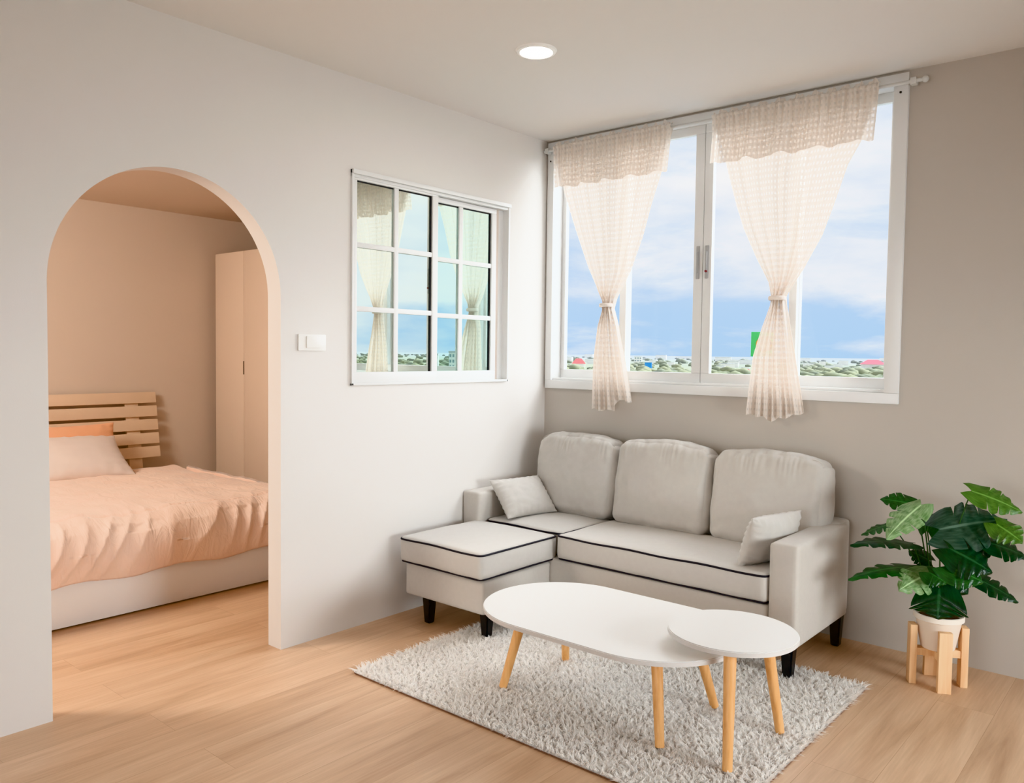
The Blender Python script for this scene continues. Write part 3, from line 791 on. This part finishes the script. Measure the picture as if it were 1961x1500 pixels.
# ----------------------------------------------------------------- shag rug
def rug():
    x0, x1, y0, y1 = 0.425, 2.045, -1.785, -0.52
    root = thing('shag_rug', ((x0 + x1) / 2, (y0 + y1) / 2, 0), label='fluffy white shag rug on the wood floor under the coffee tables', cat='rug')
    ox, oy = (x0 + x1) / 2, (y0 + y1) / 2
    bm = bmesh.new()
    f = bm.faces.new([bm.verts.new((p[0], p[1], 0.0006)) for p in rrect(x0 - ox, x1 - ox, y0 - oy, y1 - oy, 0, 0.03)])
    r = bmesh.ops.extrude_face_region(bm, geom=[f])
    bmesh.ops.translate(bm, vec=(0, 0, 0.006), verts=[g for g in r['geom'] if isinstance(g, bmesh.types.BMVert)])
    bk = bm_obj('backing', bm, M['rug_back'], root)
    bk.data.materials.append(M['rug'])
    for p in bk.data.polygons:
        if p.normal.z > 0.5: p.material_index = 1
    n = 120000
    px = rng.uniform(x0 + 0.004, x1 - 0.004, n); py = rng.uniform(y0 + 0.004, y1 - 0.004, n)
    # strands gather into tufts whose tips lean together
    g = 0.014
    gx, gy = np.floor(px / g), np.floor(py / g)
    def hsh(a, b, k):
        v = np.sin(a * 127.1 + b * 311.7 + k * 74.7) * 43758.5453
        return v - np.floor(v)
    tx = (gx + 0.15 + 0.7 * hsh(gx, gy, 1.0)) * g; ty = (gy + 0.15 + 0.7 * hsh(gx, gy, 2.0)) * g
    ta = hsh(gx, gy, 3.0) * 2 * PI + 1.2 * np.sin(px * 9) + 1.2 * np.cos(py * 8); tm = 0.35 + 0.75 * hsh(gx, gy, 4.0)
    lx = np.cos(ta) * tm + (tx - px) / g * 0.85 + rng.normal(0, 0.22, n)
    ly = np.sin(ta) * tm + (ty - py) / g * 0.85 + rng.normal(0, 0.22, n)
    # fringe leans outward a little at the rim
    ex = np.clip((0.05 - (x1 - px)) / 0.05, 0, 1) - np.clip((0.05 - (px - x0)) / 0.05, 0, 1)
    ey = np.clip((0.05 - (y1 - py)) / 0.05, 0, 1) - 0.3 * np.clip((0.05 - (py - y0)) / 0.05, 0, 1)
    lx += 1.2 * ex; ly += 1.0 * ey
    ln = rng.uniform(0.026, 0.042, n)
    h = ln * rng.uniform(0.36, 0.66, n)
    w = rng.uniform(0.0012, 0.0023, n)
    ang = rng.uniform(0, 2 * PI, n)
    wx, wy = np.cos(ang) * w, np.sin(ang) * w
    ks = [0.0, 0.4, 0.75, 1.0]; ws = [1.0, 0.9, 0.65, 0.12]
    V = np.zeros((n, 8, 3), dtype=np.float32)
    for a, (k, ww) in enumerate(zip(ks, ws)):
        bx = px + lx * ln * 0.55 * k ** 1.8; by = py + ly * ln * 0.55 * k ** 1.8
        z = 0.005 + h * (k - 0.25 * k * k * np.minimum(1.4, np.hypot(lx, ly)))
        V[:, 2 * a, 0] = bx - wx * ww - ox; V[:, 2 * a, 1] = by - wy * ww - oy; V[:, 2 * a, 2] = z
        V[:, 2 * a + 1, 0] = bx + wx * ww - ox; V[:, 2 * a + 1, 1] = by + wy * ww - oy; V[:, 2 * a + 1, 2] = z
    base = (np.arange(n) * 8)[:, None, None]
    q = np.array([[0, 1, 3, 2], [2, 3, 5, 4], [4, 5, 7, 6]])[None]
    Fq = (base + q).reshape(-1)
    me = bpy.data.meshes.new('pile')
    me.vertices.add(n * 8); me.vertices.foreach_set('co', V.reshape(-1))
    nf = n * 3
    me.loops.add(nf * 4); me.loops.foreach_set('vertex_index', Fq.astype(np.int32))
    me.polygons.add(nf); me.polygons.foreach_set('loop_start', np.arange(nf, dtype=np.int32) * 4)
    me.update(calc_edges=True); me.validate()
    me.polygons.foreach_set('use_smooth', [True] * len(me.polygons))
    me.materials.append(M['rug'])
    o = bpy.data.objects.new('pile', me); link(o, root); tag(o, kind='stuff')
rug()

# ----------------------------------------------------------------- plant and stand
PS = (2.236, -0.285)
st = thing('plant_stand', (PS[0], PS[1], 0), label='small raw pine plant stand with four square posts', cat='plant stand')
R0 = 0.094
a0 = math.atan2(-0.36 - PS[1], 2.276 - PS[0])
for k in range(4):
    a = a0 + k * PI / 2
    xf = Matrix.Translation((R0 * math.cos(a), R0 * math.sin(a), 0)) @ Matrix.Rotation(a, 4, 'Z')
    box('post', (-0.013, -0.024, 0), (0.013, 0.024, 0.238), M['pine'], st, 0.0015, 2, xf)
for k in range(2):
    xf = Matrix.Rotation(a0 + k * PI / 2, 4, 'Z')
    box('cross_bar', (-R0 + 0.013, -0.02, 0.115 + 0.0005 * k), (R0 - 0.013, 0.02, 0.145 + 0.0005 * k), M['pine'], st, 0.0015, 2, xf)
for z in (0.16, 0.05):
    pass
pl = thing('potted_plant', (PS[0], PS[1], 0.147), label='leafy green monstera plant in a cream pot on the pine stand', cat='plant')
lathe('pot', [(0.0, 0.0), (0.058, 0.0), (0.062, 0.004), (0.083, 0.115), (0.086, 0.118), (0.092, 0.120), (0.092, 0.140), (0.086, 0.141), (0.084, 0.118), (0.0, 0.116)], M['pot'], pl, n=48)
lathe('soil', [(0.0, 0.126), (0.05, 0.124), (0.083, 0.119)], M['soil'], pl, n=32)

def leaf_geo(B, Tp, width, up, lobes=5, droop=0.12, fold=0.25, split=0.62, seed=0, curl=0.0, sweep=0.45):
    r = random.Random(seed)
    B, Tp = Vector(B), Vector(Tp)
    X = (Tp - B); Ln = X.length; X.normalize()
    up = Vector(up); Z = (up - X * up.dot(X)).normalized(); Y = Z.cross(X)
    V, F, UV = [], [], []
    hw = width / 2
    def outline(t):
        # half width along midrib, heart shaped
        return hw * max(0.0, math.sin(PI * min(1, (t + 0.03) / 1.03) ** 0.62)) ** 0.8 if t < 1 else 0
    def pos(t, s, side):
        w = outline(max(0.0, min(0.999, t)))
        lx = t * Ln + sweep * s * w * (1 - t) - 0.75 * hw * s * max(0, 0.2 - t) / 0.2
        y = side * w * s
        z = -droop * Ln * (t ** 2) - fold * hw * s * s * 0.9 + fold * 0.35 * hw * s + 0.06 * hw * math.sin(t * 28 + seed) * s
        z += droop * Ln * t   # keep tip on the line, arched between
        return B + X * lx + Y * y + Z * (z + curl * s * s * hw)
    NS = 7; NT = 5
    for side in (1, -1):
        edges = [i / lobes for i in range(lobes + 1)]
        for i in range(lobes):
            ta, tb_ = edges[i], edges[i + 1]
            deep = split + r.uniform(-0.12, 0.1)
            g = r.uniform(0.07, 0.15)
            base = len(V)
            for a in range(NS + 1):
                s = a / NS
                k = max(0.0, (s - (1 - deep)) / deep)
                ga = g * k ** 0.7 * (tb_ - ta) * (0.9 + 0.3 * k)
                la = 0 if i == 0 else ga * 0.55
                lb = 0 if i == lobes - 1 else ga
                for b in range(NT + 1):
                    q = b / NT
                    t = ta + la + (tb_ - ta - la - lb) * q
                    ss = s
                    if s > 0.7:
                        ss = 0.7 + (s - 0.7) * (1 - 0.16 * abs(2 * q - 1) ** 4)
                    V.append(pos(t, ss, side)); UV.append((t, s))
            for a in range(NS):
                for b in range(NT):
                    v = base + a * (NT + 1) + b
                    f = (v, v + 1, v + NT + 2, v + NT + 1)
                    F.append(f if side > 0 else f[::-1])
    return V, F, UV

CAMP = Vector((2.994, -3.8246, 1.3))
LEAVES = [
  ((2.340, -0.317, 0.793), (2.503, -0.261, 0.725), 0.135, 'leaf_bright', (0.05, -0.5, 0.7), 0.15),
  ((2.240, -0.346, 0.633), (2.451, -0.243, 0.688), 0.225, 'leaf_grey', (0.15, -0.75, 0.75), 0.12),
  ((2.428, -0.316, 0.677), (2.519, -0.346, 0.627), 0.130, 'leaf_bright', (0.2, -0.5, 0.7), 0.1),
  ((2.175, -0.357, 0.724), (2.101, -0.546, 0.608), 0.135, 'leaf_pale', (0.1, -0.4, 0.8), 0.15),
  ((2.128, -0.253, 0.704), (2.012, -0.324, 0.722), 0.095, 'leaf_mid', (0.15, -0.7, 0.6), 0.1),
  ((2.152, -0.373, 0.567), (1.977, -0.574, 0.570), 0.130, 'leaf_dark', (0.0, -0.2, 1.0), 0.2),
  ((2.064, -0.352, 0.629), (1.964, -0.401, 0.578), 0.085, 'leaf_mid', (0.0, -0.2, 1.0), 0.15),
  ((2.165, -0.341, 0.470), (1.973, -0.573, 0.433), 0.120, 'leaf_mid', (0.0, -0.25, 1.0), 0.2),
  ((2.217, -0.377, 0.459), (2.146, -0.519, 0.410), 0.140, 'leaf_pale', (0.2, -0.5, 0.6), 0.25),
  ((2.266, -0.430, 0.423), (2.275, -0.480, 0.317), 0.205, 'leaf_dark', (0.15, -0.9, 0.35), 0.12),
  ((2.287, -0.389, 0.573), (2.429, -0.364, 0.500), 0.190, 'leaf_dark', (0.1, -0.6, 0.8), 0.15),
  ((2.358, -0.284, 0.452), (2.501, -0.246, 0.377), 0.105, 'leaf_dark', (0.1, -0.45, 0.9), 0.12),
  ((2.270, -0.319, 0.458), (2.342, -0.314, 0.390), 0.130, 'leaf_dark', (0.3, -0.8, 0.5), 0.1),
  ((2.402, -0.303, 0.600), (2.523, -0.268, 0.560), 0.140, 'leaf_dark', (0.1, -0.4, 0.9), 0.12),
  ((2.184, -0.290, 0.610), (2.183, -0.235, 0.677), 0.090, 'leaf_mid', (0.1, -0.8, 0.4), 0.1),
  ((2.281, -0.425, 0.510), (2.409, -0.409, 0.470), 0.140, 'leaf_mid', (0.1, -0.7, 0.7), 0.2),
  ((2.192, -0.278, 0.490), (2.120, -0.298, 0.521), 0.100, 'leaf_dark', (0.1, -0.5, 0.8), 0.1),
  ((2.231, -0.442, 0.480), (2.296, -0.461, 0.455), 0.110, 'leaf_mid', (0.1, -0.6, 0.8), 0.2),
  ((2.300, -0.270, 0.560), (2.420, -0.240, 0.590), 0.150, 'leaf_dark', (0.1, -0.7, 0.7), 0.12),
]
PO = Vector((PS[0], PS[1], 0.147))
for i, (b, t, w, mt, up, dr) in enumerate(LEAVES):
    V, F, UV = leaf_geo(b, t, w, up, lobes=5 if w > 0.15 and i != 9 else 4, droop=dr, seed=i * 3 + 1, split=0.5, sweep=0.8 if i == 9 else 0.45, fold=0.12 if i == 9 else 0.25)
    lf = mesh_obj('leaf', [v - PO for v in V], F, M[mt], pl, True, UV)
    B = Vector(b)
    root = Vector((PS[0] + random.uniform(-0.025, 0.025), PS[1] + random.uniform(-0.025, 0.025), 0.268))
    mid = root.lerp(B, 0.55) + Vector((0, 0, 0.035))
    mid.x = root.x + (B.x - root.x) * 0.42; mid.y = root.y + (B.y - root.y) * 0.42
    pts = []
    for k in range(9):
        u = k / 8
        pts.append(root * (1 - u) ** 2 + mid * 2 * u * (1 - u) + B * u * u - PO)
    tube('stem', pts, [0.0034 - 0.0012 * k / 8 for k in range(9)], M['stem'], pl, 8)

# ----------------------------------------------------------------- bedroom
bd = thing('bed', (-1.92, -1.80, 0), label='double bed with cream base and pale slatted headboard beyond the arch', cat='bed')
BO = (-1.92, -1.80, 0)
def bb(name, lo, hi, mat, bevel=0.004, parent=None, xf=None):
    return box(name, [a - b for a, b in zip(lo, BO)], [a - b for a, b in zip(hi, BO)], M[mat], parent or bd, bevel, 2, xf)
bb('footboard', (-0.975, -2.62, 0.008), (-0.95, -1.0, 0.30), 'bed_white')
for y in (-2.62, -1.02): bb('side_rail', (-2.86, y, 0.008), (-0.976, y + 0.022, 0.28), 'bed_white')
bb('plinth', (-2.84, -2.59, 0.0), (-0.99, -1.03, 0.06), 'dark_gap')
soft_box('mattress', (-2.84 + 1.92, -2.595 + 1.8, 0.062), (-0.978 + 1.92, -1.025 + 1.8, 0.44), M['bed_white'], bd, r=0.04, n=(16, 16, 8))
# leaning slatted headboard
lean = Matrix.Translation((-2.845 + 1.92, 0, 0.42)) @ Matrix.Rotation(math.radians(-9), 4, 'Y') @ Matrix.Translation((0, 0, -0.42))
hb = []
for k in range(5):
    zt = 0.984 - 0.1 * k
    hb.append(zt)
    box('slat', (0.0, -0.82, zt - 0.080), (0.02, 0.835, zt), M['headboard'], bd, 0.004, 2, lean)
for y in (0.66, -0.70):
    box('headboard_post', (-0.022, y - 0.048, 0.05), (-0.0005, y + 0.048, 0.98), M['headboard'], bd, 0.003, 2, lean)

def duvet():
    # cloth-like shell over the mattress: top, foot overhang and both side overhangs
    x_head, x_foot = -2.42, -0.935
    yl, yr = -2.66, -0.985
    nx, ny = 190, 260
    V, F = [], []
    for j in range(ny + 1):
        for i in range(nx + 1):
            s = i / nx            # head -> foot, last part hangs over the foot
            t = j / ny            # left -> right
            S_ = s * 1.76; T_ = -0.16 + t * (1.675 + 0.32)
            # along x
            Lx = x_foot - x_head
            if S_ < Lx - 0.06: x, zx = x_head + S_, 0.0
            else:
                d = S_ - (Lx - 0.06)
                R = 0.09
                if d < R * PI / 2:
                    x = x_foot - 0.06 + R * math.sin(d / R) * 0.75; zx = -R * (1 - math.cos(d / R))
                else:
                    x = x_foot + 0.0075; zx = -R - (d - R * PI / 2)
            W = yr - yl
            if T_ < 0: y, zy = yl - 0.01, T_
            elif T_ > W: y, zy = yr + 0.01, -(T_ - W)
            else: y, zy = yl + T_, 0.0
            if 0 <= T_ <= W:
                e = min(T_, W - T_)
                if e < 0.12: zy = -0.05 * (1 - e / 0.12) ** 2
            z = 0.485 + zx + zy
            if zx < -0.1 and zy < -0.06: z = 0.485 + min(zx, zy) - 0.02
            # puffiness
            crown = 0.028 * math.sin(PI * min(1, max(0, (S_ / Lx)))) * math.sin(PI * min(1, max(0, T_ / W)))
            n1 = noise.noise(Vector((x * 3.2, y * 3.2, 1.0))) * 0.022
            n2 = noise.noise(Vector((x * 9, y * 9, 4.0))) * 0.009
            # gathers running toward the foot edge
            fall = min(1.0, max(0.0, (S_ - (Lx - 0.34)) / 0.34))
            w = (1 - 1.7 * abs(math.sin(y * 23 + 5.5 * noise.noise(Vector((y * 3, S_ * 2.2, 2))) + 9 * (S_ - Lx))) ** 0.8) * (0.6 + 0.7 * noise.noise(Vector((y * 5, S_ * 4, 9))))
            n3 = 0.0125 * w * fall * (1 - max(0, (S_ - 1.62) / 0.14) * 0.6)
            seam = -0.016 * math.exp(-((S_ - (Lx - 0.10)) / 0.012) ** 2)
            z += (crown + n1 + n2 + seam) * (1 if zx > -0.07 else 0.2)
            if zx > -0.05: z += n3 * 0.8
            out = (0.045 * math.sin(PI * min(1, max(0, -zx / 0.30))) if zx < 0 else 0)
            x += out + (n3 * 1.3 + n1 * 0.6 if zx < -0.02 else 0) + (seam * 0.8 if zx < -0.02 else 0)
            if zx < -0.02: x = max(x, -0.940)
            if zy < -0.06: y += 0.02 * noise.noise(Vector((x * 8, z * 6, 2))) * (1 if T_ > W else -1)
            if zx < -0.15:
                z += 0.010 * math.sin(y * 13)
            V.append((x - BO[0], y - BO[1], z))
    for j in range(ny):
        for i in range(nx):
            a = j * (nx + 1) + i
            F.append((a, a + 1, a + nx + 2, a + nx + 1))
    o = mesh_obj('duvet', V, F, M['duvet'], None, True)
    md = o.modifiers.new('thickness', 'SOLIDIFY'); md.thickness = 0.012; md.offset = -1
    o.location = BO
    tag(o, 'rumpled peach duvet spread over the bed and hanging past its foot', 'duvet')
duvet()
pillow('pillow', 0.62, 0.35, 0.14, M['pillow_peach'], 'peach bed pillow propped upright against the slatted headboard', 'pillow',
       frame_xf((-2.63, -1.68, 0.625), (0, 1, 0), (-0.32, 0, 0.95)), None, 3.0, 36)
pillow('pillow', 0.66, 0.42, 0.17, M['pillow_white'], 'pale grey bed pillow lying in front of the peach one', 'pillow',
       frame_xf((-2.40, -1.76, 0.60), (0.06, 1, 0), (-0.85, 0.05, 0.52)), None, 8.0, 36)

wd = thing('wardrobe', (-2.47, -0.26, 0), label='tall cream two door wardrobe in the bedroom corner', cat='wardrobe')
box('carcass', (-0.41, -0.215, 0.0), (0.40, 0.24, 2.04), M['wardrobe'], wd, 0.002)
for x0, x1 in ((-0.409, -0.0095), (-0.0070, 0.399)):
    d = box('door', (x0, -0.24, 0.05), (x1, -0.217, 2.038), M['wardrobe'], wd, 0.002)
    xh = -0.0082
    if x0 < -0.2:
        box('handle', (xh - 0.006, -0.2415, 1.115), (xh + 0.005, -0.2385, 1.215), M['dark_gap'], d, 0)

# ----------------------------------------------------------------- outside world
GZ = -24.0
def ground():
    V = [(-30000, 40, GZ), (30000, 40, GZ), (30000, 30000, GZ), (-30000, 30000, GZ)]
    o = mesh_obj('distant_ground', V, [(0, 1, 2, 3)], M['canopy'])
    tag(o, 'hazy green plain stretching to the horizon outside the window', 'ground', kind='structure')
ground()
KEEP = [(-848, 1181, 26), (-726, 1217, 14), (-635, 2166, 62), (-504, 1126, 12), (-1152, 1877, 22), (-735, 1540, 34), (434, 442, 14), (446, 431, 14), (-161, 379, 14)]
FAR = [(-1468, 3040, 63, 20), (-1129, 2469, 68, 13), (-1464, 3902, 60, 20), (-774, 2198, 17, 14), (-708, 2104, 35, 8), (-3180, 5878, 126, 17),
       (-1950, 2630, 50, 12.7), (-976, 1740, 18, 8), (-1469, 5186, 32, 25), (-3226, 4612, 58, 25), (-2490, 4318, 63, 25), (-900, 2750, 30, 14), (-1650, 2500, 26, 12), (-1260, 2140, 24, 10), (-1000, 2300, 28, 15), (-560, 2600, 34, 13), (-420, 1900, 22, 9),
       (-1010, 1500, 18, 7), (-905, 1395, 15, 6), (-690, 1420, 16, 7), (-600, 1330, 15, 6), (-820, 1750, 24, 9), (-1090, 1640, 20, 8), (-700, 1900, 26, 10), (-590, 1720, 20, 8), (-1250, 1800, 22, 9), (-480, 1560, 18, 7), (-960, 2050, 30, 11), (-1500, 2150, 28, 10)]
KEEP += [(f[0], f[1], f[2]) for f in FAR]
def canopy():
    V, F = [], []
    r = random.Random(5)
    rows = [(620, 1150, 900, 6.5), (1150, 2000, 900, 7.0), (2000, 5200, 1100, 9.0)]
    ico = bmesh.new(); bmesh.ops.create_icosphere(ico, subdivisions=1, radius=1.0)
    iv = [v.co.copy() for v in ico.verts]; ic = [[v.index for v in f.verts] for f in ico.faces]; ico.free()
    for y0, y1, cnt, sz in rows:
        for _ in range(cnt):
            y = r.uniform(y0, y1); az = r.uniform(-0.75, 1.02)
            x = y * math.tan(az)
            if noise.noise(Vector((x * 0.004, y * 0.004, 0))) < -0.28: continue
            s = sz * r.uniform(0.6, 1.5); hh = r.uniform(0.55, 0.9)
            if any(abs(x - bx_) < bw_ * 0.75 + s * 2 and abs(y - by_) < bw_ * 0.75 + s * 2 for bx_, by_, bw_ in KEEP): continue
            b = len(V)
            for v in iv:
                k = 1 + 0.25 * noise.noise(v * 1.7 + Vector((x, y, 0)))
                V.append((x + v.x * s * 1.5 * k, y + v.y * s * k, GZ + s * 0.35 + v.z * s * hh * k))
            F += [tuple(b + q for q in f) for f in ic]
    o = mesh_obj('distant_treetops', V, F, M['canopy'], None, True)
    tag(o, 'hazy mass of green treetops outside between the far buildings', 'trees', kind='stuff')
canopy()

def gable(name, x, y, w, hwall, hroof, depth, wallm, roofm, label, az=0.0, group=None, cat='house'):
    t = thing(name, (x, y, GZ), az, label, cat, group)
    box('walls', (-w / 2, -depth / 2, 0), (w / 2, depth / 2, hwall), M[wallm], t)
    e = w * 0.06
    V = [(-w / 2 - e, -depth / 2 - e, hwall), (w / 2 + e, -depth / 2 - e, hwall), (w / 2 + e, depth / 2 + e, hwall), (-w / 2 - e, depth / 2 + e, hwall), (-w * 0.22, 0, hwall + hroof), (w * 0.22, 0, hwall + hroof)]
    mesh_obj('roof', V, [(0, 1, 5, 4), (1, 2, 5), (2, 3, 4, 5), (3, 0, 4), (3, 2, 1, 0)], M[roofm], t)
    return t
def block(name, x, y, w, h, depth, mat, label, az=0.0, group=None, cat='building', rows=0, cols=0):
    t = thing(name, (x, y, GZ), az, label, cat, group)
    box('walls', (-w / 2, -depth / 2, 0), (w / 2, depth / 2, h), M[mat], t)
    box('roof', (-w / 2 - 0.4, -depth / 2 - 0.4, h), (w / 2 + 0.4, depth / 2 + 0.4, h + max(0.5, h * 0.06)), M['far_grey'], t)
    for rr in range(rows):
        for cc in range(cols):
            cx = -w / 2 + w * (cc + 0.5) / cols; cz = h * (rr + 0.5) / rows
            box('window', (cx - w / cols * 0.3, -depth / 2 - 0.15, cz - h / rows * 0.28), (cx + w / cols * 0.3, -depth / 2 - 0.02, cz + h / rows * 0.28), M['far_glass'], t)
    return t
gable('house', -848, 1181, 22, 8.5, 9.0, 16, 'far_white', 'far_red', 'white house with red hipped roof, behind the curtain nearer the corner', 0.6)
block('building', -726, 1217, 12, 12.5, 12, 'far_blue', 'small bright blue block rising among the far trees', 0.5)
gable('house', -635, 2166, 56, 9, 12, 30, 'far_white', 'far_pink', 'long white building with broad pink roof near the window frame', 0.3)
gable('house', -504, 1126, 9, 3, 3.5, 8, 'far_white', 'far_red', 'tiny red roofed hut low beside the second curtain', 0.4)
block('building', -1152, 1877, 20, 20, 14, 'far_white', 'tall white house front standing alone above the blue block', 0.5, None, 'building', 3, 3)
for x, y, w, h in FAR:
    block('building', x, y, w, h, w * 0.5, 'far_white', 'small white building far off among the hazy trees', 0.4, 'white buildings on the horizon')
block('building', -735, 1540, 32, 9.5, 18, 'far_white', 'low wide white shed beyond the trees beside the second curtain', 0.45)
# seen only mirrored in the partition window
block('apartment_block', 434, 442, 9, 25, 8, 'far_white', 'white apartment block mirrored in the small sliding window', -0.75, 'white apartment blocks mirrored in the small window', 'building', 6, 4)
block('apartment_block', 446, 431, 7, 23, 8, 'far_white', 'white apartment block mirrored in the small sliding window', -0.7, 'white apartment blocks mirrored in the small window', 'building', 6, 3)
# green billboard
bbd = thing('billboard', (-161.5, 379.2, GZ), 0.42, 'green roadside billboard with an orange ring emblem half behind the curtain', 'billboard')
box('panel', (-5.5, -0.3, 25.3), (5.5, 0.3, 37.4), M['sign_green'], bbd, 0.05)
for x in (-3.5, 3.5): tube('mast', [(x, 0.6, 0), (x, 0.6, 36)], 0.35, M['far_grey'], bbd, 10)
bm = bmesh.new(); add_tube(bm, [(0.6 + 3.3 * math.cos(2 * PI * k / 32), -0.45, 31.2 + 3.3 * math.sin(2 * PI * k / 32)) for k in range(32)], 0.55, 8, closed=True)
bm_obj('emblem_ring', bm, M['sign_orange'], bbd, smooth=True)
tube('emblem_disc', [(0.6, -0.5, 31.2), (0.6, -0.35, 31.2)], 2.7, M['sign_cream'], bbd, 32)

# ----------------------------------------------------------------- sky
def world():
    w = bpy.data.worlds.new('sky'); SC.world = w; w.use_nodes = True
    nt = w.node_tree
    for n in list(nt.nodes): nt.nodes.remove(n)
    out = nt.nodes.new('ShaderNodeOutputWorld'); bg = nt.nodes.new('ShaderNodeBackground')
    tc = nt.nodes.new('ShaderNodeTexCoord')
    sp = N(nt, 'ShaderNodeSeparateXYZ'); L(nt, tc, 'Generated', sp, 'Vector')
    base = ramp(nt, [(0.0, srgb(176, 208, 238)), (0.05, srgb(180, 210, 240)), (0.12, srgb(196, 217, 240)), (0.25, srgb(206, 224, 242)), (0.5, srgb(190, 214, 240))])
    L(nt, sp, 'Z', base, 'Fac')
    mp = N(nt, 'ShaderNodeMapping'); mp.inputs['Scale'].default_value = (2.6, 2.6, 9.0); mp.inputs['Location'].default_value = (0.35, 0.2, 0.1)
    L(nt, tc, 'Generated', mp, 'Vector')
    nz = N(nt, 'ShaderNodeTexNoise', Scale=1.35, Detail=8.0, Roughness=0.55, Distortion=0.25); L(nt, mp, 'Vector', nz, 'Vector')
    # more cloud higher up
    zz = ramp(nt, [(0.0, (.36,)*3+(1,)), (0.055, (.38,)*3+(1,)), (0.085, (.58,)*3+(1,)), (0.115, (.60,)*3+(1,)), (0.15, (.47,)*3+(1,)), (0.20, (.52,)*3+(1,)), (0.26, (.66,)*3+(1,)), (0.5, (.6,)*3+(1,))])
    L(nt, sp, 'Z', zz, 'Fac')
    a0_ = N(nt, 'ShaderNodeMath', operation='ADD'); L(nt, nz, 'Fac', a0_, 0); L(nt, zz, 'Color', a0_, 1)
    ex_ = N(nt, 'ShaderNodeMapRange'); ex_.inputs['From Min'].default_value = 0.2; ex_.inputs['From Max'].default_value = 0.7; ex_.inputs['To Max'].default_value = 0.16
    L(nt, sp, 'X', ex_, 'Value')
    a1_ = N(nt, 'ShaderNodeMath', operation='ADD'); L(nt, a0_, 'Value', a1_, 0); L(nt, ex_, 'Result', a1_, 1)
    ad = N(nt, 'ShaderNodeMath', operation='SUBTRACT'); L(nt, a1_, 'Value', ad, 0); ad.inputs[1].default_value = 0.5
    cr = ramp(nt, [(0.40, (0, 0, 0, 1)), (0.56, (1, 1, 1, 1))]); L(nt, ad, 'Value', cr, 'Fac')
    mp2 = N(nt, 'ShaderNodeMapping'); mp2.inputs['Scale'].default_value = (4, 4, 13); L(nt, tc, 'Generated', mp2, 'Vector')
    n2 = N(nt, 'ShaderNodeTexNoise', Scale=1.6, Detail=6.0); L(nt, mp2, 'Vector', n2, 'Vector')
    cc = ramp(nt, [(0.3, srgb(216, 226, 240)), (0.55, srgb(242, 244, 249)), (0.7, srgb(255, 253, 252))]); L(nt, n2, 'Fac', cc, 'Fac')
    mx = N(nt, 'ShaderNodeMix', data_type='RGBA'); L(nt, cr, 'Color', mx, 0); L(nt, base, 'Color', mx, 6); L(nt, cc, 'Color', mx, 7)
    L(nt, mx, 2, bg, 'Color'); bg.inputs['Strength'].default_value = SKY
    L(nt, bg, 'Background', out, 'Surface')
SKY = 1.25
world()

# ----------------------------------------------------------------- lamps and added fill lights
def area(name, loc, target, size, power, col, size_y=None, spread=180):
    d = bpy.data.lights.new(name, 'AREA'); d.energy = power; d.color = col
    d.shape = 'RECTANGLE' if size_y else 'SQUARE'; d.size = size
    if size_y: d.size_y = size_y
    d.spread = math.radians(spread); d.cycles.use_multiple_importance_sampling = False
    o = bpy.data.objects.new(name, d); o.location = loc
    o.rotation_euler = (Vector(target) - Vector(loc)).to_track_quat('-Z', 'Y').to_euler()
    COL.objects.link(o); return o
def sun(name, direction, strength, angle, col):
    d = bpy.data.lights.new(name, 'SUN'); d.energy = strength; d.angle = math.radians(angle); d.color = col
    o = bpy.data.objects.new(name, d); o.rotation_euler = Vector(direction).to_track_quat('-Z', 'Y').to_euler()
    o.location = (1, 3, 4); COL.objects.link(o); return o
sun('overcast_sky_light', (-0.42, -0.80, -0.50), 17.2, 80, (0.89, 0.945, 0.985)).data.cycles.use_multiple_importance_sampling = False
area('overhead_fill_rear', (3.0, -3.6, 2.5), (2.6, -2.8, 0.0), 1.4, 5, (0.93, 0.97, 1.0))  # unseen overhead fill added behind the viewpoint, no fitting there
area('rear_fill_light', (1.7, -5.3, 0.95), (1.4, -1.0, 0.1), 2.2, 23, (0.86, 0.945, 0.99), 1.2, 115)  # added soft fill for camera-facing surfaces; this wall has no window
area('side_fill_light', (4.55, -1.2, 0.8), (1.4, -1.3, 0.15), 1.2, 44, (0.86, 0.945, 0.99), 1.0, 115)  # added fill from the right to lift the sofa arm, no window there
area('bedroom_lamp', (-1.15, -3.6, 2.2), (-1.7, -1.9, 0.4), 0.9, 84, (1.0, 0.91, 0.81))

# ----------------------------------------------------------------- camera
cam = bpy.data.cameras.new('camera'); co = bpy.data.objects.new('camera', cam); COL.objects.link(co)
cam.sensor_fit = 'HORIZONTAL'; cam.sensor_width = 36.0
cam.lens = 1550.162 / 1961 * 36.0
cam.clip_start = 0.05; cam.clip_end = 40000
Mx = Matrix(((0.761381, -0.040378, 0.647046, 2.99399), (0.648176, 0.027541, -0.760992, -3.82458), (0.012907, 0.998805, 0.047142, 1.3), (0, 0, 0, 1)))
co.matrix_world = Mx
SC.camera = co

SC.view_settings.view_transform = 'Khronos PBR Neutral'
SC.view_settings.look = 'None'
SC.view_settings.exposure = 0.09
SC.cycles.use_denoising = True
SC.cycles.max_bounces = 10
SC.cycles.diffuse_bounces = 8
SC.cycles.transparent_max_bounces = 16
SC.cycles.sample_clamp_indirect = 6.0
